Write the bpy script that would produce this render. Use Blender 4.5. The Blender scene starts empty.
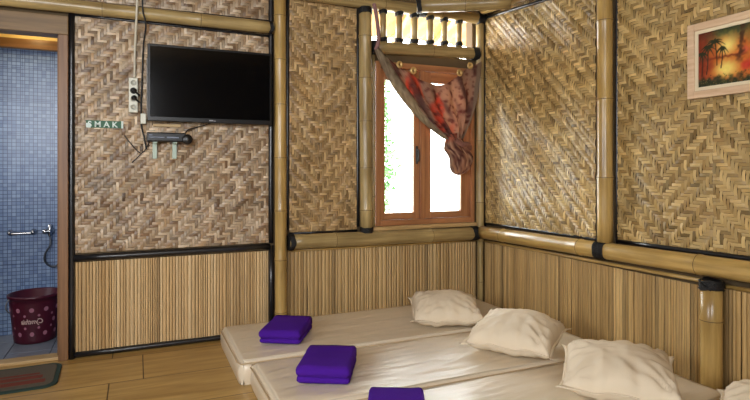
import bpy, bmesh, math, random
from math import sin, cos, pi, radians, sqrt
from mathutils import Vector, Matrix, noise

# ------------------------------------------------------------------ camera, world, light
SC = bpy.context.scene
COL = SC.collection
cam_d = bpy.data.cameras.new('camera')
cam_d.sensor_width = 36.0
cam_d.lens = 540.0 / 750.0 * 36.0
cam_d.shift_y = -30.0 / 750.0
cam_d.clip_start = 0.05
cam = bpy.data.objects.new('camera', cam_d)
COL.objects.link(cam)
cam.location = (0, 0, 1.22)
cam.rotation_euler = (radians(90), 0, radians(-23.8))
SC.camera = cam

SC.view_settings.view_transform = 'Standard'
SC.view_settings.look = 'None'
SC.view_settings.gamma = 1.0
SC.view_settings.use_curve_mapping = False
SC.view_settings.exposure = 0.05

world = bpy.data.worlds.new('sky')
SC.world = world
world.use_nodes = True
wn = world.node_tree.nodes
wn['Background'].inputs[0].default_value = (0.95, 0.975, 1.0, 1)
wn['Background'].inputs[1].default_value = 21.0


def area(name, loc, rot, sx, sy, power=0.0, portal=False, color=(1, 1, 1)):
    d = bpy.data.lights.new(name, 'AREA')
    d.shape = 'RECTANGLE'
    d.size, d.size_y = sx, sy
    d.energy = power
    d.color = color
    if portal:
        d.cycles.is_portal = True
    o = bpy.data.objects.new(name, d)
    COL.objects.link(o)
    o.location = loc
    o.rotation_euler = rot
    return o


# daylight portals in the openings of the room (they add no light, they guide the sky's)
area('portal_window', (2.22, 4.16, 1.43), (radians(-90), 0, 0), 1.0, 1.36, portal=True)
area('portal_transom', (2.22, 4.16, 2.40), (radians(-90), 0, 0), 1.0, 0.30, portal=True)
area('portal_rear', (-0.95, -1.22, 2.05), (radians(90), 0, 0), 1.7, 1.1, portal=True)
area('portal_left', (-1.92, 1.3, 1.6), (0, radians(-90), 0), 0.9, 1.0, portal=True)
area('portal_bathroom', (-1.62, 4.4, 1.35), (0, radians(-90), 0), 0.3, 0.4, portal=True)


# ------------------------------------------------------------------ colours and materials
def lin(r, g, b, a=1.0):
    f = lambda v: ((v / 255.0 + 0.055) / 1.055) ** 2.4 if v / 255.0 > 0.04045 else v / 255.0 / 12.92
    return (f(r), f(g), f(b), a)


def new_mat(name):
    m = bpy.data.materials.new(name)
    m.use_nodes = True
    nt = m.node_tree
    b = nt.nodes['Principled BSDF']
    return m, nt, b


def node(nt, typ, **kw):
    n = nt.nodes.new(typ)
    for k, v in kw.items():
        setattr(n, k, v)
    return n


def plain(name, col, rough=0.5, metal=0.0, spec=0.5, bump=0.0, bscale=60.0, var=0.0):
    m, nt, b = new_mat(name)
    b.inputs['Base Color'].default_value = col
    b.inputs['Roughness'].default_value = rough
    b.inputs['Metallic'].default_value = metal
    b.inputs['Specular IOR Level'].default_value = spec
    if bump or var:
        tc = node(nt, 'ShaderNodeTexCoord')
        nz = node(nt, 'ShaderNodeTexNoise')
        nz.inputs['Scale'].default_value = bscale
        nz.inputs['Detail'].default_value = 5
        nt.links.new(tc.outputs['Object'], nz.inputs['Vector'])
        if bump:
            bp = node(nt, 'ShaderNodeBump')
            bp.inputs['Strength'].default_value = bump
            bp.inputs['Distance'].default_value = 0.01
            nt.links.new(nz.outputs['Fac'], bp.inputs['Height'])
            nt.links.new(bp.outputs['Normal'], b.inputs['Normal'])
        if var:
            mp = node(nt, 'ShaderNodeMapRange')
            mp.inputs['To Min'].default_value = 1 - var
            mp.inputs['To Max'].default_value = 1 + var
            mx = node(nt, 'ShaderNodeMix', data_type='RGBA', blend_type='MULTIPLY')
            mx.inputs[0].default_value = 1
            mx.inputs[6].default_value = col
            nt.links.new(nz.outputs['Fac'], mp.inputs[0])
            nt.links.new(mp.outputs[0], mx.inputs[7])
            nt.links.new(mx.outputs[2], b.inputs['Base Color'])
    return m


def streaky(name, c1, c2, scale=(30, 30, 1.2), rough=0.4, bump=0.15, spec=0.5, coord='Object', coat=0.0, blotch=0.0):
    """wood or bamboo: noise stretched along one axis"""
    m, nt, b = new_mat(name)
    tc = node(nt, 'ShaderNodeTexCoord')
    mp = node(nt, 'ShaderNodeMapping')
    mp.inputs['Scale'].default_value = scale
    nz = node(nt, 'ShaderNodeTexNoise')
    nz.inputs['Scale'].default_value = 1.0
    nz.inputs['Detail'].default_value = 6
    nz.inputs['Roughness'].default_value = 0.65
    nt.links.new(tc.outputs[coord], mp.inputs[0])
    nt.links.new(mp.outputs[0], nz.inputs['Vector'])
    rp = node(nt, 'ShaderNodeValToRGB')
    rp.color_ramp.elements[0].position = 0.3
    rp.color_ramp.elements[0].color = c1
    rp.color_ramp.elements[1].position = 0.7
    rp.color_ramp.elements[1].color = c2
    nt.links.new(nz.outputs['Fac'], rp.inputs[0])
    out = rp.outputs[0]
    if blotch:
        n2 = node(nt, 'ShaderNodeTexNoise')
        n2.inputs['Scale'].default_value = 3.0
        nt.links.new(tc.outputs[coord], n2.inputs['Vector'])
        mr = node(nt, 'ShaderNodeMapRange')
        mr.inputs['From Min'].default_value = 0.3
        mr.inputs['From Max'].default_value = 0.7
        mr.inputs['To Min'].default_value = 1 - blotch
        mr.inputs['To Max'].default_value = 1 + blotch
        nt.links.new(n2.outputs['Fac'], mr.inputs[0])
        mx = node(nt, 'ShaderNodeMix', data_type='RGBA', blend_type='MULTIPLY')
        mx.inputs[0].default_value = 1
        nt.links.new(out, mx.inputs[6])
        nt.links.new(mr.outputs[0], mx.inputs[7])
        out = mx.outputs[2]
    nt.links.new(out, b.inputs['Base Color'])
    b.inputs['Roughness'].default_value = rough
    b.inputs['Specular IOR Level'].default_value = spec
    b.inputs['Coat Weight'].default_value = coat
    b.inputs['Coat Roughness'].default_value = 0.25
    bp = node(nt, 'ShaderNodeBump')
    bp.inputs['Strength'].default_value = bump
    bp.inputs['Distance'].default_value = 0.01
    nt.links.new(nz.outputs['Fac'], bp.inputs['Height'])
    nt.links.new(bp.outputs['Normal'], b.inputs['Normal'])
    return m


def strip_mat(name, rough, fiber=0.25, spec=0.5, sheen=0.0):
    """split bamboo: per strip colour attribute times fibre noise running along the strip's UV"""
    m, nt, b = new_mat(name)
    at = node(nt, 'ShaderNodeAttribute', attribute_name='Col')
    uv = node(nt, 'ShaderNodeUVMap', uv_map='UVMap')
    mp = node(nt, 'ShaderNodeMapping')
    mp.inputs['Scale'].default_value = (8, 260, 1)
    nz = node(nt, 'ShaderNodeTexNoise')
    nz.inputs['Scale'].default_value = 1
    nz.inputs['Detail'].default_value = 3
    nt.links.new(uv.outputs[0], mp.inputs[0])
    nt.links.new(mp.outputs[0], nz.inputs['Vector'])
    mr = node(nt, 'ShaderNodeMapRange')
    mr.inputs['From Min'].default_value = 0.25
    mr.inputs['From Max'].default_value = 0.75
    mr.inputs['To Min'].default_value = 1 - fiber
    mr.inputs['To Max'].default_value = 1 + fiber
    nt.links.new(nz.outputs['Fac'], mr.inputs[0])
    mx = node(nt, 'ShaderNodeMix', data_type='RGBA', blend_type='MULTIPLY')
    mx.inputs[0].default_value = 1
    nt.links.new(at.outputs['Color'], mx.inputs[6])
    nt.links.new(mr.outputs[0], mx.inputs[7])
    nt.links.new(mx.outputs[2], b.inputs['Base Color'])
    b.inputs['Roughness'].default_value = rough
    b.inputs['Specular IOR Level'].default_value = spec
    bp = node(nt, 'ShaderNodeBump')
    bp.inputs['Strength'].default_value = 0.2
    bp.inputs['Distance'].default_value = 0.004
    nt.links.new(nz.outputs['Fac'], bp.inputs['Height'])
    nt.links.new(bp.outputs['Normal'], b.inputs['Normal'])
    return m


def attr_mat(name, rough=0.6, spec=0.4, bump=0.0, bscale=200):
    m, nt, b = new_mat(name)
    at = node(nt, 'ShaderNodeAttribute', attribute_name='Col')
    nt.links.new(at.outputs['Color'], b.inputs['Base Color'])
    b.inputs['Roughness'].default_value = rough
    b.inputs['Specular IOR Level'].default_value = spec
    if bump:
        tc = node(nt, 'ShaderNodeTexCoord')
        nz = node(nt, 'ShaderNodeTexNoise')
        nz.inputs['Scale'].default_value = bscale
        bp = node(nt, 'ShaderNodeBump')
        bp.inputs['Strength'].default_value = bump
        bp.inputs['Distance'].default_value = 0.004
        nt.links.new(tc.outputs['Object'], nz.inputs['Vector'])
        nt.links.new(nz.outputs['Fac'], bp.inputs['Height'])
        nt.links.new(bp.outputs['Normal'], b.inputs['Normal'])
    return m


M = {}
M['bamboo'] = streaky('bamboo_pole', lin(128, 104, 62), lin(196, 172, 118), (26, 26, 1.6), 0.33, 0.12, coat=0.25, blotch=0.18)
M['bamboo_gold'] = streaky('bamboo_pole_golden', lin(150, 118, 62), lin(206, 172, 104), (26, 26, 1.6), 0.3, 0.12, coat=0.3, blotch=0.15)
M['node'] = plain('bamboo_node', lin(84, 64, 38), 0.6)
M['cut'] = plain('bamboo_cut_end', lin(190, 165, 115), 0.7, var=0.15)
M['bind'] = plain('black_palm_fibre_binding', lin(17, 17, 19), 0.55, bump=0.7, bscale=160)
M['trim'] = streaky('black_stained_bamboo', lin(13, 13, 15), lin(34, 35, 39), (30, 30, 2), 0.3, 0.1, coat=0.4)
M['weave'] = strip_mat('woven_bamboo', 0.38, 0.2, 0.55)
M['slat'] = strip_mat('split_bamboo_slats', 0.42, 0.3)
M['backing'] = plain('dark_backing', lin(58, 44, 28), 0.8)
M['shell'] = plain('wall_core', lin(96, 78, 52), 0.85)
M['wood_frame'] = streaky('reddish_window_wood', lin(140, 88, 54), lin(192, 134, 88), (28, 28, 1.4), 0.4, 0.1, coat=0.15)
M['wood_frame_x'] = streaky('reddish_window_wood_level', lin(140, 88, 54), lin(192, 134, 88), (1.4, 28, 28), 0.4, 0.1, coat=0.15)
M['door_wood'] = streaky('door_frame_wood', lin(104, 72, 46), lin(148, 108, 72), (30, 30, 1.2), 0.45, 0.1)
M['door_wood_x'] = streaky('door_lintel_wood', lin(96, 74, 44), lin(140, 110, 68), (1.2, 30, 30), 0.45, 0.1)
M['light_wood_x'] = streaky('pale_sill_wood', lin(176, 142, 92), lin(214, 184, 134), (1.5, 30, 30), 0.45, 0.1)
M['purple'] = plain('purple_terry', lin(84, 32, 166), 0.95, spec=0.15, bump=0.8, bscale=420, var=0.25)
M['sheet'] = plain('cream_satin_sheet', lin(220, 202, 172), 0.38, spec=0.8, bump=0.06, bscale=300)
M['pillow'] = plain('cream_pillowcase', lin(234, 218, 192), 0.7, spec=0.3, bump=0.1, bscale=400)
M['piping'] = plain('cream_piping', lin(196, 170, 132), 0.7)
M['black_gloss'] = plain('tv_screen_glass', lin(5, 6, 8), 0.12, spec=0.5)
M['black_plastic'] = plain('black_plastic', lin(16, 16, 18), 0.35)
M['grey_plastic'] = plain('grey_plastic', lin(150, 150, 150), 0.4)
M['white_plastic'] = plain('white_plastic', lin(222, 222, 206), 0.4)
M['green_white'] = plain('pale_green_plastic', lin(186, 204, 190), 0.45)
M['chrome'] = plain('chrome', lin(190, 192, 195), 0.2, 1.0)
M['silver'] = plain('silver_print', lin(200, 200, 205), 0.3, 0.6)
M['cable_black'] = plain('black_cable', lin(14, 14, 14), 0.5)
M['cable_white'] = plain('cream_conduit', lin(208, 202, 182), 0.5)
M['maroon'] = plain('maroon_plastic', lin(70, 13, 32), 0.4)
M['dot'] = plain('pink_print', lin(160, 104, 122), 0.5)
M['print_cream'] = plain('cream_print', lin(196, 168, 160), 0.5)
M['green'] = plain('green_sticker', lin(22, 88, 54), 0.5, var=0.3, bscale=90)
M['sticker_white'] = plain('sticker_lettering', lin(214, 230, 222), 0.5)
M['frame_pink'] = streaky('picture_frame_wood', lin(206, 170, 134), lin(236, 208, 174), (40, 3, 40), 0.45, 0.1)
M['cream'] = plain('cream_slip', lin(232, 218, 186), 0.5)
M['attr'] = attr_mat('painted_canvas', 0.35, 0.5, 0.3, 160)
M['cloth'] = attr_mat('batik_cloth', 0.85, 0.2, 0.2, 500)
nt_ = M['sheet'].node_tree
b__ = nt_.nodes['Principled BSDF']; b__.inputs['Base Color'].default_value = lin(230, 215, 190)
b__.inputs['Coat Weight'].default_value = 0.6; b__.inputs['Coat Roughness'].default_value = 0.36
_mp = node(nt_, 'ShaderNodeMapping'); _mp.inputs['Scale'].default_value = (2.2, 34, 4); _mp.inputs['Rotation'].default_value = (0, 0, radians(4))
_nz = node(nt_, 'ShaderNodeTexNoise'); _nz.inputs['Scale'].default_value = 1; _nz.inputs['Detail'].default_value = 3; _nz.inputs['Distortion'].default_value = 0.5
_tc = node(nt_, 'ShaderNodeTexCoord'); nt_.links.new(_tc.outputs['Object'], _mp.inputs[0]); nt_.links.new(_mp.outputs[0], _nz.inputs['Vector'])
_bp = node(nt_, 'ShaderNodeBump'); _bp.inputs['Strength'].default_value = 0.5; _bp.inputs['Distance'].default_value = 0.008
nt_.links.new(_nz.outputs['Fac'], _bp.inputs['Height']); nt_.links.new(_bp.outputs['Normal'], b__.inputs['Normal'])
nt_.links.new(_bp.outputs['Normal'], b__.inputs['Coat Normal'])
M['foam_edge'] = plain('mattress_side_cloth', lin(206, 184, 150), 0.75, spec=0.25, bump=0.15, bscale=350)
M['tile_floor'] = plain('grey_floor_tile', lin(128, 134, 146), 0.35, var=0.12, bscale=8)
nt_ = M['cloth'].node_tree
_tl = node(nt_, 'ShaderNodeBsdfTranslucent'); _at = [n_ for n_ in nt_.nodes if n_.type == 'ATTRIBUTE'][0]
_mx = node(nt_, 'ShaderNodeMixShader'); _mx.inputs[0].default_value = 0.45
nt_.links.new(_at.outputs['Color'], _tl.inputs[0])
nt_.links.new(nt_.nodes['Principled BSDF'].outputs[0], _mx.inputs[1]); nt_.links.new(_tl.outputs[0], _mx.inputs[2])
nt_.links.new(_mx.outputs[0], nt_.nodes['Material Output'].inputs['Surface'])
M['brass'] = plain('brass_eyelet', lin(214, 180, 118), 0.35, 0.5)


def mosaic_mat():
    m, nt, b = new_mat('blue_mosaic_tiles')
    tc = node(nt, 'ShaderNodeTexCoord')
    mp = node(nt, 'ShaderNodeMapping')
    mp.inputs['Rotation'].default_value = (radians(90), 0, 0)
    nt.links.new(tc.outputs['Object'], mp.inputs[0])
    br = node(nt, 'ShaderNodeTexBrick')
    br.offset = 0.0
    br.inputs['Scale'].default_value = 1.0
    br.inputs['Brick Width'].default_value = 0.028
    br.inputs['Row Height'].default_value = 0.028
    br.inputs['Mortar Size'].default_value = 0.0022
    br.inputs['Color1'].default_value = lin(98, 122, 162)
    br.inputs['Color2'].default_value = lin(130, 154, 188)
    br.inputs['Mortar'].default_value = lin(56, 72, 106)
    nt.links.new(mp.outputs[0], br.inputs['Vector'])
    b2 = node(nt, 'ShaderNodeTexBrick')
    b2.offset = 0.0
    b2.inputs['Scale'].default_value = 1.0
    b2.inputs['Brick Width'].default_value = 0.2
    b2.inputs['Row Height'].default_value = 0.25
    b2.inputs['Mortar Size'].default_value = 0.004
    b2.inputs['Color1'].default_value = (1, 1, 1, 1)
    b2.inputs['Color2'].default_value = (0.9, 0.9, 0.9, 1)
    b2.inputs['Mortar'].default_value = (0.55, 0.58, 0.65, 1)
    nt.links.new(mp.outputs[0], b2.inputs['Vector'])
    mx = node(nt, 'ShaderNodeMix', data_type='RGBA', blend_type='MULTIPLY')
    mx.inputs[0].default_value = 1
    nt.links.new(br.outputs[0], mx.inputs[6])
    nt.links.new(b2.outputs[0], mx.inputs[7])
    nt.links.new(mx.outputs[2], b.inputs['Base Color'])
    b.inputs['Roughness'].default_value = 0.3
    return m


M['mosaic'] = mosaic_mat()


def floor_mat():
    m, nt, b = new_mat('wood_floor_boards')
    tc = node(nt, 'ShaderNodeTexCoord')
    # grain along X with broad figure
    mp = node(nt, 'ShaderNodeMapping')
    mp.inputs['Scale'].default_value = (1.6, 16, 1)
    nt.links.new(tc.outputs['Object'], mp.inputs[0])
    nz = node(nt, 'ShaderNodeTexNoise')
    nz.inputs['Scale'].default_value = 1
    nz.inputs['Detail'].default_value = 7
    nz.inputs['Roughness'].default_value = 0.6
    nz.inputs['Distortion'].default_value = 0.6
    nt.links.new(mp.outputs[0], nz.inputs['Vector'])
    rp = node(nt, 'ShaderNodeValToRGB')
    rp.color_ramp.elements[0].position = 0.3
    rp.color_ramp.elements[0].color = lin(158, 122, 62)
    rp.color_ramp.elements[1].position = 0.72
    rp.color_ramp.elements[1].color = lin(208, 172, 106)
    nt.links.new(nz.outputs['Fac'], rp.inputs[0])
    # boards: seams as thin dark grooves
    mb = node(nt, 'ShaderNodeMapping')
    mb.inputs['Location'].default_value = (0.145, -3.435 + 0.45 * 8, 0)
    nt.links.new(tc.outputs['Object'], mb.inputs[0])
    br = node(nt, 'ShaderNodeTexBrick')
    br.offset = 0.79
    br.inputs['Scale'].default_value = 1
    br.inputs['Brick Width'].default_value = 0.86
    br.inputs['Row Height'].default_value = 0.45
    br.inputs['Mortar Size'].default_value = 0.0035
    br.inputs['Color1'].default_value = (1, 1, 1, 1)
    br.inputs['Color2'].default_value = (0.78, 0.74, 0.7, 1)
    br.inputs['Mortar'].default_value = (0.12, 0.09, 0.06, 1)
    nt.links.new(mb.outputs[0], br.inputs['Vector'])
    mx = node(nt, 'ShaderNodeMix', data_type='RGBA', blend_type='MULTIPLY')
    mx.inputs[0].default_value = 1
    nt.links.new(rp.outputs[0], mx.inputs[6])
    nt.links.new(br.outputs[0], mx.inputs[7])
    nt.links.new(mx.outputs[2], b.inputs['Base Color'])
    b.inputs['Roughness'].default_value = 0.38
    bp = node(nt, 'ShaderNodeBump')
    bp.inputs['Strength'].default_value = 0.3
    bp.inputs['Distance'].default_value = 0.003
    nt.links.new(br.outputs[0], bp.inputs['Height'])
    nt.links.new(bp.outputs['Normal'], b.inputs['Normal'])
    return m


M['floor'] = floor_mat()


def glass_mat():
    m, nt, b = new_mat('window_glass')
    out = nt.nodes['Material Output']
    tr = node(nt, 'ShaderNodeBsdfTransparent')
    tr.inputs[0].default_value = (0.97, 0.99, 0.98, 1)
    gl = node(nt, 'ShaderNodeBsdfGlossy')
    gl.inputs['Roughness'].default_value = 0.02
    fr = node(nt, 'ShaderNodeFresnel')
    mx = node(nt, 'ShaderNodeMixShader')
    nt.links.new(fr.outputs[0], mx.inputs[0])
    nt.links.new(tr.outputs[0], mx.inputs[1])
    nt.links.new(gl.outputs[0], mx.inputs[2])
    nt.links.new(mx.outputs[0], out.inputs['Surface'])
    return m


M['glass'] = glass_mat()


def translucent_mat(name, col, t=0.6):
    m, nt, b = new_mat(name)
    out = nt.nodes['Material Output']
    b.inputs['Base Color'].default_value = col
    b.inputs['Roughness'].default_value = 0.6
    tl = node(nt, 'ShaderNodeBsdfTranslucent')
    tl.inputs[0].default_value = col
    mx = node(nt, 'ShaderNodeMixShader')
    mx.inputs[0].default_value = t
    nt.links.new(b.outputs[0], mx.inputs[1])
    nt.links.new(tl.outputs[0], mx.inputs[2])
    nt.links.new(mx.outputs[0], out.inputs['Surface'])
    return m


# ------------------------------------------------------------------ mesh helpers
def link(name, bm, mats, parent=None, smooth=False, loc=None):
    me = bpy.data.meshes.new(name)
    bm.to_mesh(me)
    bm.free()
    if not isinstance(mats, (list, tuple)):
        mats = [mats]
    for m in mats:
        me.materials.append(m)
    if smooth:
        for p in me.polygons:
            p.use_smooth = True
    o = bpy.data.objects.new(name, me)
    COL.objects.link(o)
    if parent is not None:
        o.parent = parent
    if loc is not None:
        o.location = loc
    return o


def tag(o, label=None, cat=None, group=None, kind=None):
    if label:
        o['label'] = label
    if cat:
        o['category'] = cat
    if group:
        o['group'] = group
    if kind:
        o['kind'] = kind
    return o


def empty(name, loc, rz=0.0, label=None, cat=None, group=None, kind=None):
    o = bpy.data.objects.new(name, None)
    o.empty_display_size = 0.05
    COL.objects.link(o)
    o.location = loc
    o.rotation_euler = (0, 0, rz)
    return tag(o, label, cat, group, kind)


def box(bm, x0, x1, y0, y1, z0, z1, bev=0.0, seg=2, mat=0):
    n0 = len(bm.faces)
    r = bmesh.ops.create_cube(bm, size=1.0)
    vs = r['verts']
    bmesh.ops.scale(bm, vec=(x1 - x0, y1 - y0, z1 - z0), verts=vs)
    bmesh.ops.translate(bm, vec=((x0 + x1) / 2, (y0 + y1) / 2, (z0 + z1) / 2), verts=vs)
    fs = set(f for v in vs for f in v.link_faces)
    if bev > 0:
        es = list(set(e for v in vs for e in v.link_edges))
        rr = bmesh.ops.bevel(bm, geom=es, offset=bev, segments=seg, affect='EDGES', profile=0.5)
        fs |= set(rr['faces'])
    for f in fs:
        if f.is_valid:
            f.material_index = mat


def lathe(bm, prof, n=24, mat=0, cap=True, M4=None):
    """prof: list of (r, z) ; axis +Z"""
    rings = []
    for r, z in prof:
        ring = []
        for i in range(n):
            a = 2 * pi * i / n
            v = Vector((r * cos(a), r * sin(a), z))
            if M4 is not None:
                v = M4 @ v
            ring.append(bm.verts.new(v))
        rings.append(ring)
    for k in range(len(rings) - 1):
        for i in range(n):
            f = bm.faces.new((rings[k][i], rings[k][(i + 1) % n], rings[k + 1][(i + 1) % n], rings[k + 1][i]))
            f.material_index = mat[k] if isinstance(mat, (list, tuple)) else mat
    if cap:
        for ring, rev in ((rings[0], True), (rings[-1], False)):
            try:
                f = bm.faces.new(list(reversed(ring)) if rev else ring)
                f.material_index = mat[0] if isinstance(mat, (list, tuple)) else mat
            except ValueError:
                pass
    return rings


def tube(bm, pts, r, n=8, mat=0, straight=False):
    pts = [Vector(p) for p in pts]
    # smooth by Catmull-Rom
    out = []
    for i in range(0 if straight else len(pts) - 1):
        p0 = pts[max(i - 1, 0)]; p1 = pts[i]; p2 = pts[i + 1]; p3 = pts[min(i + 2, len(pts) - 1)]
        for k in range(6):
            t = k / 6
            out.append(0.5 * ((2 * p1) + (p2 - p0) * t + (2 * p0 - 5 * p1 + 4 * p2 - p3) * t * t + (3 * p1 - p0 - 3 * p2 + p3) * t ** 3))
    out.append(pts[-1])
    if straight:
        out = pts
    rings = []
    for i, p in enumerate(out):
        d = (out[min(i + 1, len(out) - 1)] - out[max(i - 1, 0)]).normalized()
        ref = Vector((0, 1, 0)) if abs(d.y) < 0.9 else Vector((1, 0, 0))
        a = d.cross(ref).normalized()
        b = d.cross(a)
        rings.append([bm.verts.new(p + r * (cos(2 * pi * k / n) * a + sin(2 * pi * k / n) * b)) for k in range(n)])
    for k in range(len(rings) - 1):
        for i in range(n):
            f = bm.faces.new((rings[k][i], rings[k][(i + 1) % n], rings[k + 1][(i + 1) % n], rings[k + 1][i]))
            f.material_index = mat
    bm.faces.new(rings[0]); bm.faces.new(list(reversed(rings[-1])))


def pole(name, p0, p1, r, label, cat='bamboo pole', group=None, seed=0, mat='bamboo', bow=0.0, binds=(), nodes=0.38):
    """a bamboo culm with its nodes; binds = (distance from p0, half width) of black wraps (children)"""
    rnd = random.Random(seed)
    p0, p1 = Vector(p0), Vector(p1)
    L = (p1 - p0).length
    zs = []
    nd = rnd.uniform(0.3, 0.9) * nodes
    marks = []
    while nd < L - 0.02:
        marks.append(nd)
        nd += nodes * rnd.uniform(0.85, 1.15)
    prof, mats = [], []
    pts = [(0, r * 0.99, 0)]
    for m_ in marks:
        pts += [(m_ - 0.016, r * 0.985, 0), (m_ - 0.005, r * 1.045, 0), (m_ - 0.0018, r * 1.035, 1), (m_ + 0.0018, r * 1.03, 0), (m_ + 0.007, r * 1.045, 0), (m_ + 0.018, r * 0.985, 0)]
    pts.append((L, r * 0.99, 0))
    pts.sort()
    # subdivide long spans
    full = []
    for i in range(len(pts) - 1):
        full.append(pts[i])
        d = pts[i + 1][0] - pts[i][0]
        if d > 0.15:
            for k in range(1, int(d / 0.1)):
                full.append((pts[i][0] + d * k / int(d / 0.1), r * 0.985, 0))
    full.append(pts[-1])
    bm = bmesh.new()
    rings = lathe(bm, [(q[1], q[0]) for q in full], 24, [q[2] for q in full[:-1]], cap=False)
    # wall thickness at both ends: inner ring and dark diaphragm
    for ring, z, s in ((rings[0], 0.0, 1), (rings[-1], L, -1)):
        inn = [bm.verts.new(Vector((v.co.x * 0.8, v.co.y * 0.8, z))) for v in ring]
        dp = [bm.verts.new(Vector((v.co.x * 0.8, v.co.y * 0.8, z + s * 0.02))) for v in ring]
        for i in range(24):
            j = (i + 1) % 24
            f = bm.faces.new((ring[i], inn[i], inn[j], ring[j]) if s > 0 else (ring[i], ring[j], inn[j], inn[i])); f.material_index = 2
            f = bm.faces.new((inn[i], dp[i], dp[j], inn[j]) if s > 0 else (inn[i], inn[j], dp[j], dp[i])); f.material_index = 2
        f = bm.faces.new(dp); f.material_index = 2
    for v in bm.verts:
        t = v.co.z / L
        v.co.x += bow * sin(pi * t)
        v.co.x += 0.02 * r * sin(7 * t + seed)
        v.co.y += 0.02 * r * sin(5 * t + seed * 2)
    o = link(name, bm, [M[mat], M['node'], M['cut']], smooth=True)
    o.location = p0
    o.rotation_euler = (p1 - p0).to_track_quat('Z', 'Y').to_euler()
    tag(o, label, cat, group)
    for b_ in binds:
        d, hw = b_[0], b_[1]
        rr = r * (b_[2] if len(b_) > 2 else 1.12)
        binding(o, d, hw, rr, seed + int(d * 100), dx=bow * sin(pi * d / L))
    return o


def binding(parent, d, hw, rr, seed=0, dx=0.0):
    """black fibre wrap: stacked coils with a knot"""
    rnd = random.Random(seed)
    n = max(3, int(2 * hw / 0.011))
    prof = [(rr * 0.86, d - hw)]
    for k in range(n):
        z0 = d - hw + 2 * hw * k / n
        w = 2 * hw / n
        prof += [(rr * 1.0, z0 + w * 0.12), (rr * (1.05 + rnd.uniform(0, 0.04)), z0 + w * 0.5), (rr * 1.0, z0 + w * 0.88)]
    prof.append((rr * 0.86, d + hw))
    bm = bmesh.new()
    lathe(bm, prof, 20)
    for v in bm.verts:
        a = math.atan2(v.co.y, v.co.x)
        v.co.z += 0.004 * sin(2 * a + seed) + 0.002 * sin(5 * a + seed * 3)
        v.co.x += dx
    tube(bm, [(dx + rr * 0.9, -rr * 0.45, d + hw * 0.7), (dx + rr * 1.1, 0, d), (dx + rr * 0.85, rr * 0.55, d - hw * 0.8)], 0.006, 6)
    return link('binding', bm, M['bind'], parent, smooth=True)


def struct(name, bm, mats, parent=None, smooth=False):
    o = link(name, bm, mats, parent, smooth)
    if parent is None:
        o['kind'] = 'structure'
    return o


# ------------------------------------------------------------------ woven and slatted panels
def strips_mesh(name, quads, mat, backing):
    """quads: list of (grid rows of points, colour, uvs)"""
    me = bpy.data.meshes.new(name)
    vs, fs, cols, uvs, mi = [], [], [], [], []
    for rows, col, uvr in quads:
        b0 = len(vs)
        R, C = len(rows), len(rows[0])
        for row in rows:
            vs.extend(row)
        for i in range(R - 1):
            for j in range(C - 1):
                fs.append((b0 + i * C + j, b0 + i * C + j + 1, b0 + (i + 1) * C + j + 1, b0 + (i + 1) * C + j))
                cols.extend([col] * 4)
                uvs.extend([uvr[i][j], uvr[i][j + 1], uvr[i + 1][j + 1], uvr[i + 1][j]])
                mi.append(0)
    b0 = len(vs)
    vs.extend(backing)
    if len(backing) == 8:
        for f in ((0, 1, 2, 3), (7, 6, 5, 4), (0, 4, 5, 1), (1, 5, 6, 2), (2, 6, 7, 3), (3, 7, 4, 0)):
            fs.append(tuple(b0 + k for k in f))
            cols.extend([(0.04, 0.03, 0.02, 1)] * 4)
            uvs.extend([(0, 0)] * 4)
            mi.append(1)
    me.from_pydata([tuple(v) for v in vs], [], fs)
    ca = me.color_attributes.new('Col', 'FLOAT_COLOR', 'CORNER')
    ca.data.foreach_set('color', [c for q in cols for c in q])
    ul = me.uv_layers.new(name='UVMap')
    ul.data.foreach_set('uv', [c for q in uvs for c in q])
    me.polygons.foreach_set('material_index', mi)
    me.polygons.foreach_set('use_smooth', [m_ == 0 for m_ in mi])
    me.materials.append(M[mat])
    me.materials.append(M['backing'])
    me.update()
    o = bpy.data.objects.new(name, me)
    COL.objects.link(o)
    return o


def mix(a, b, t):
    return tuple(a[i] + (b[i] - a[i]) * t for i in range(3)) + (1,)


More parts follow.
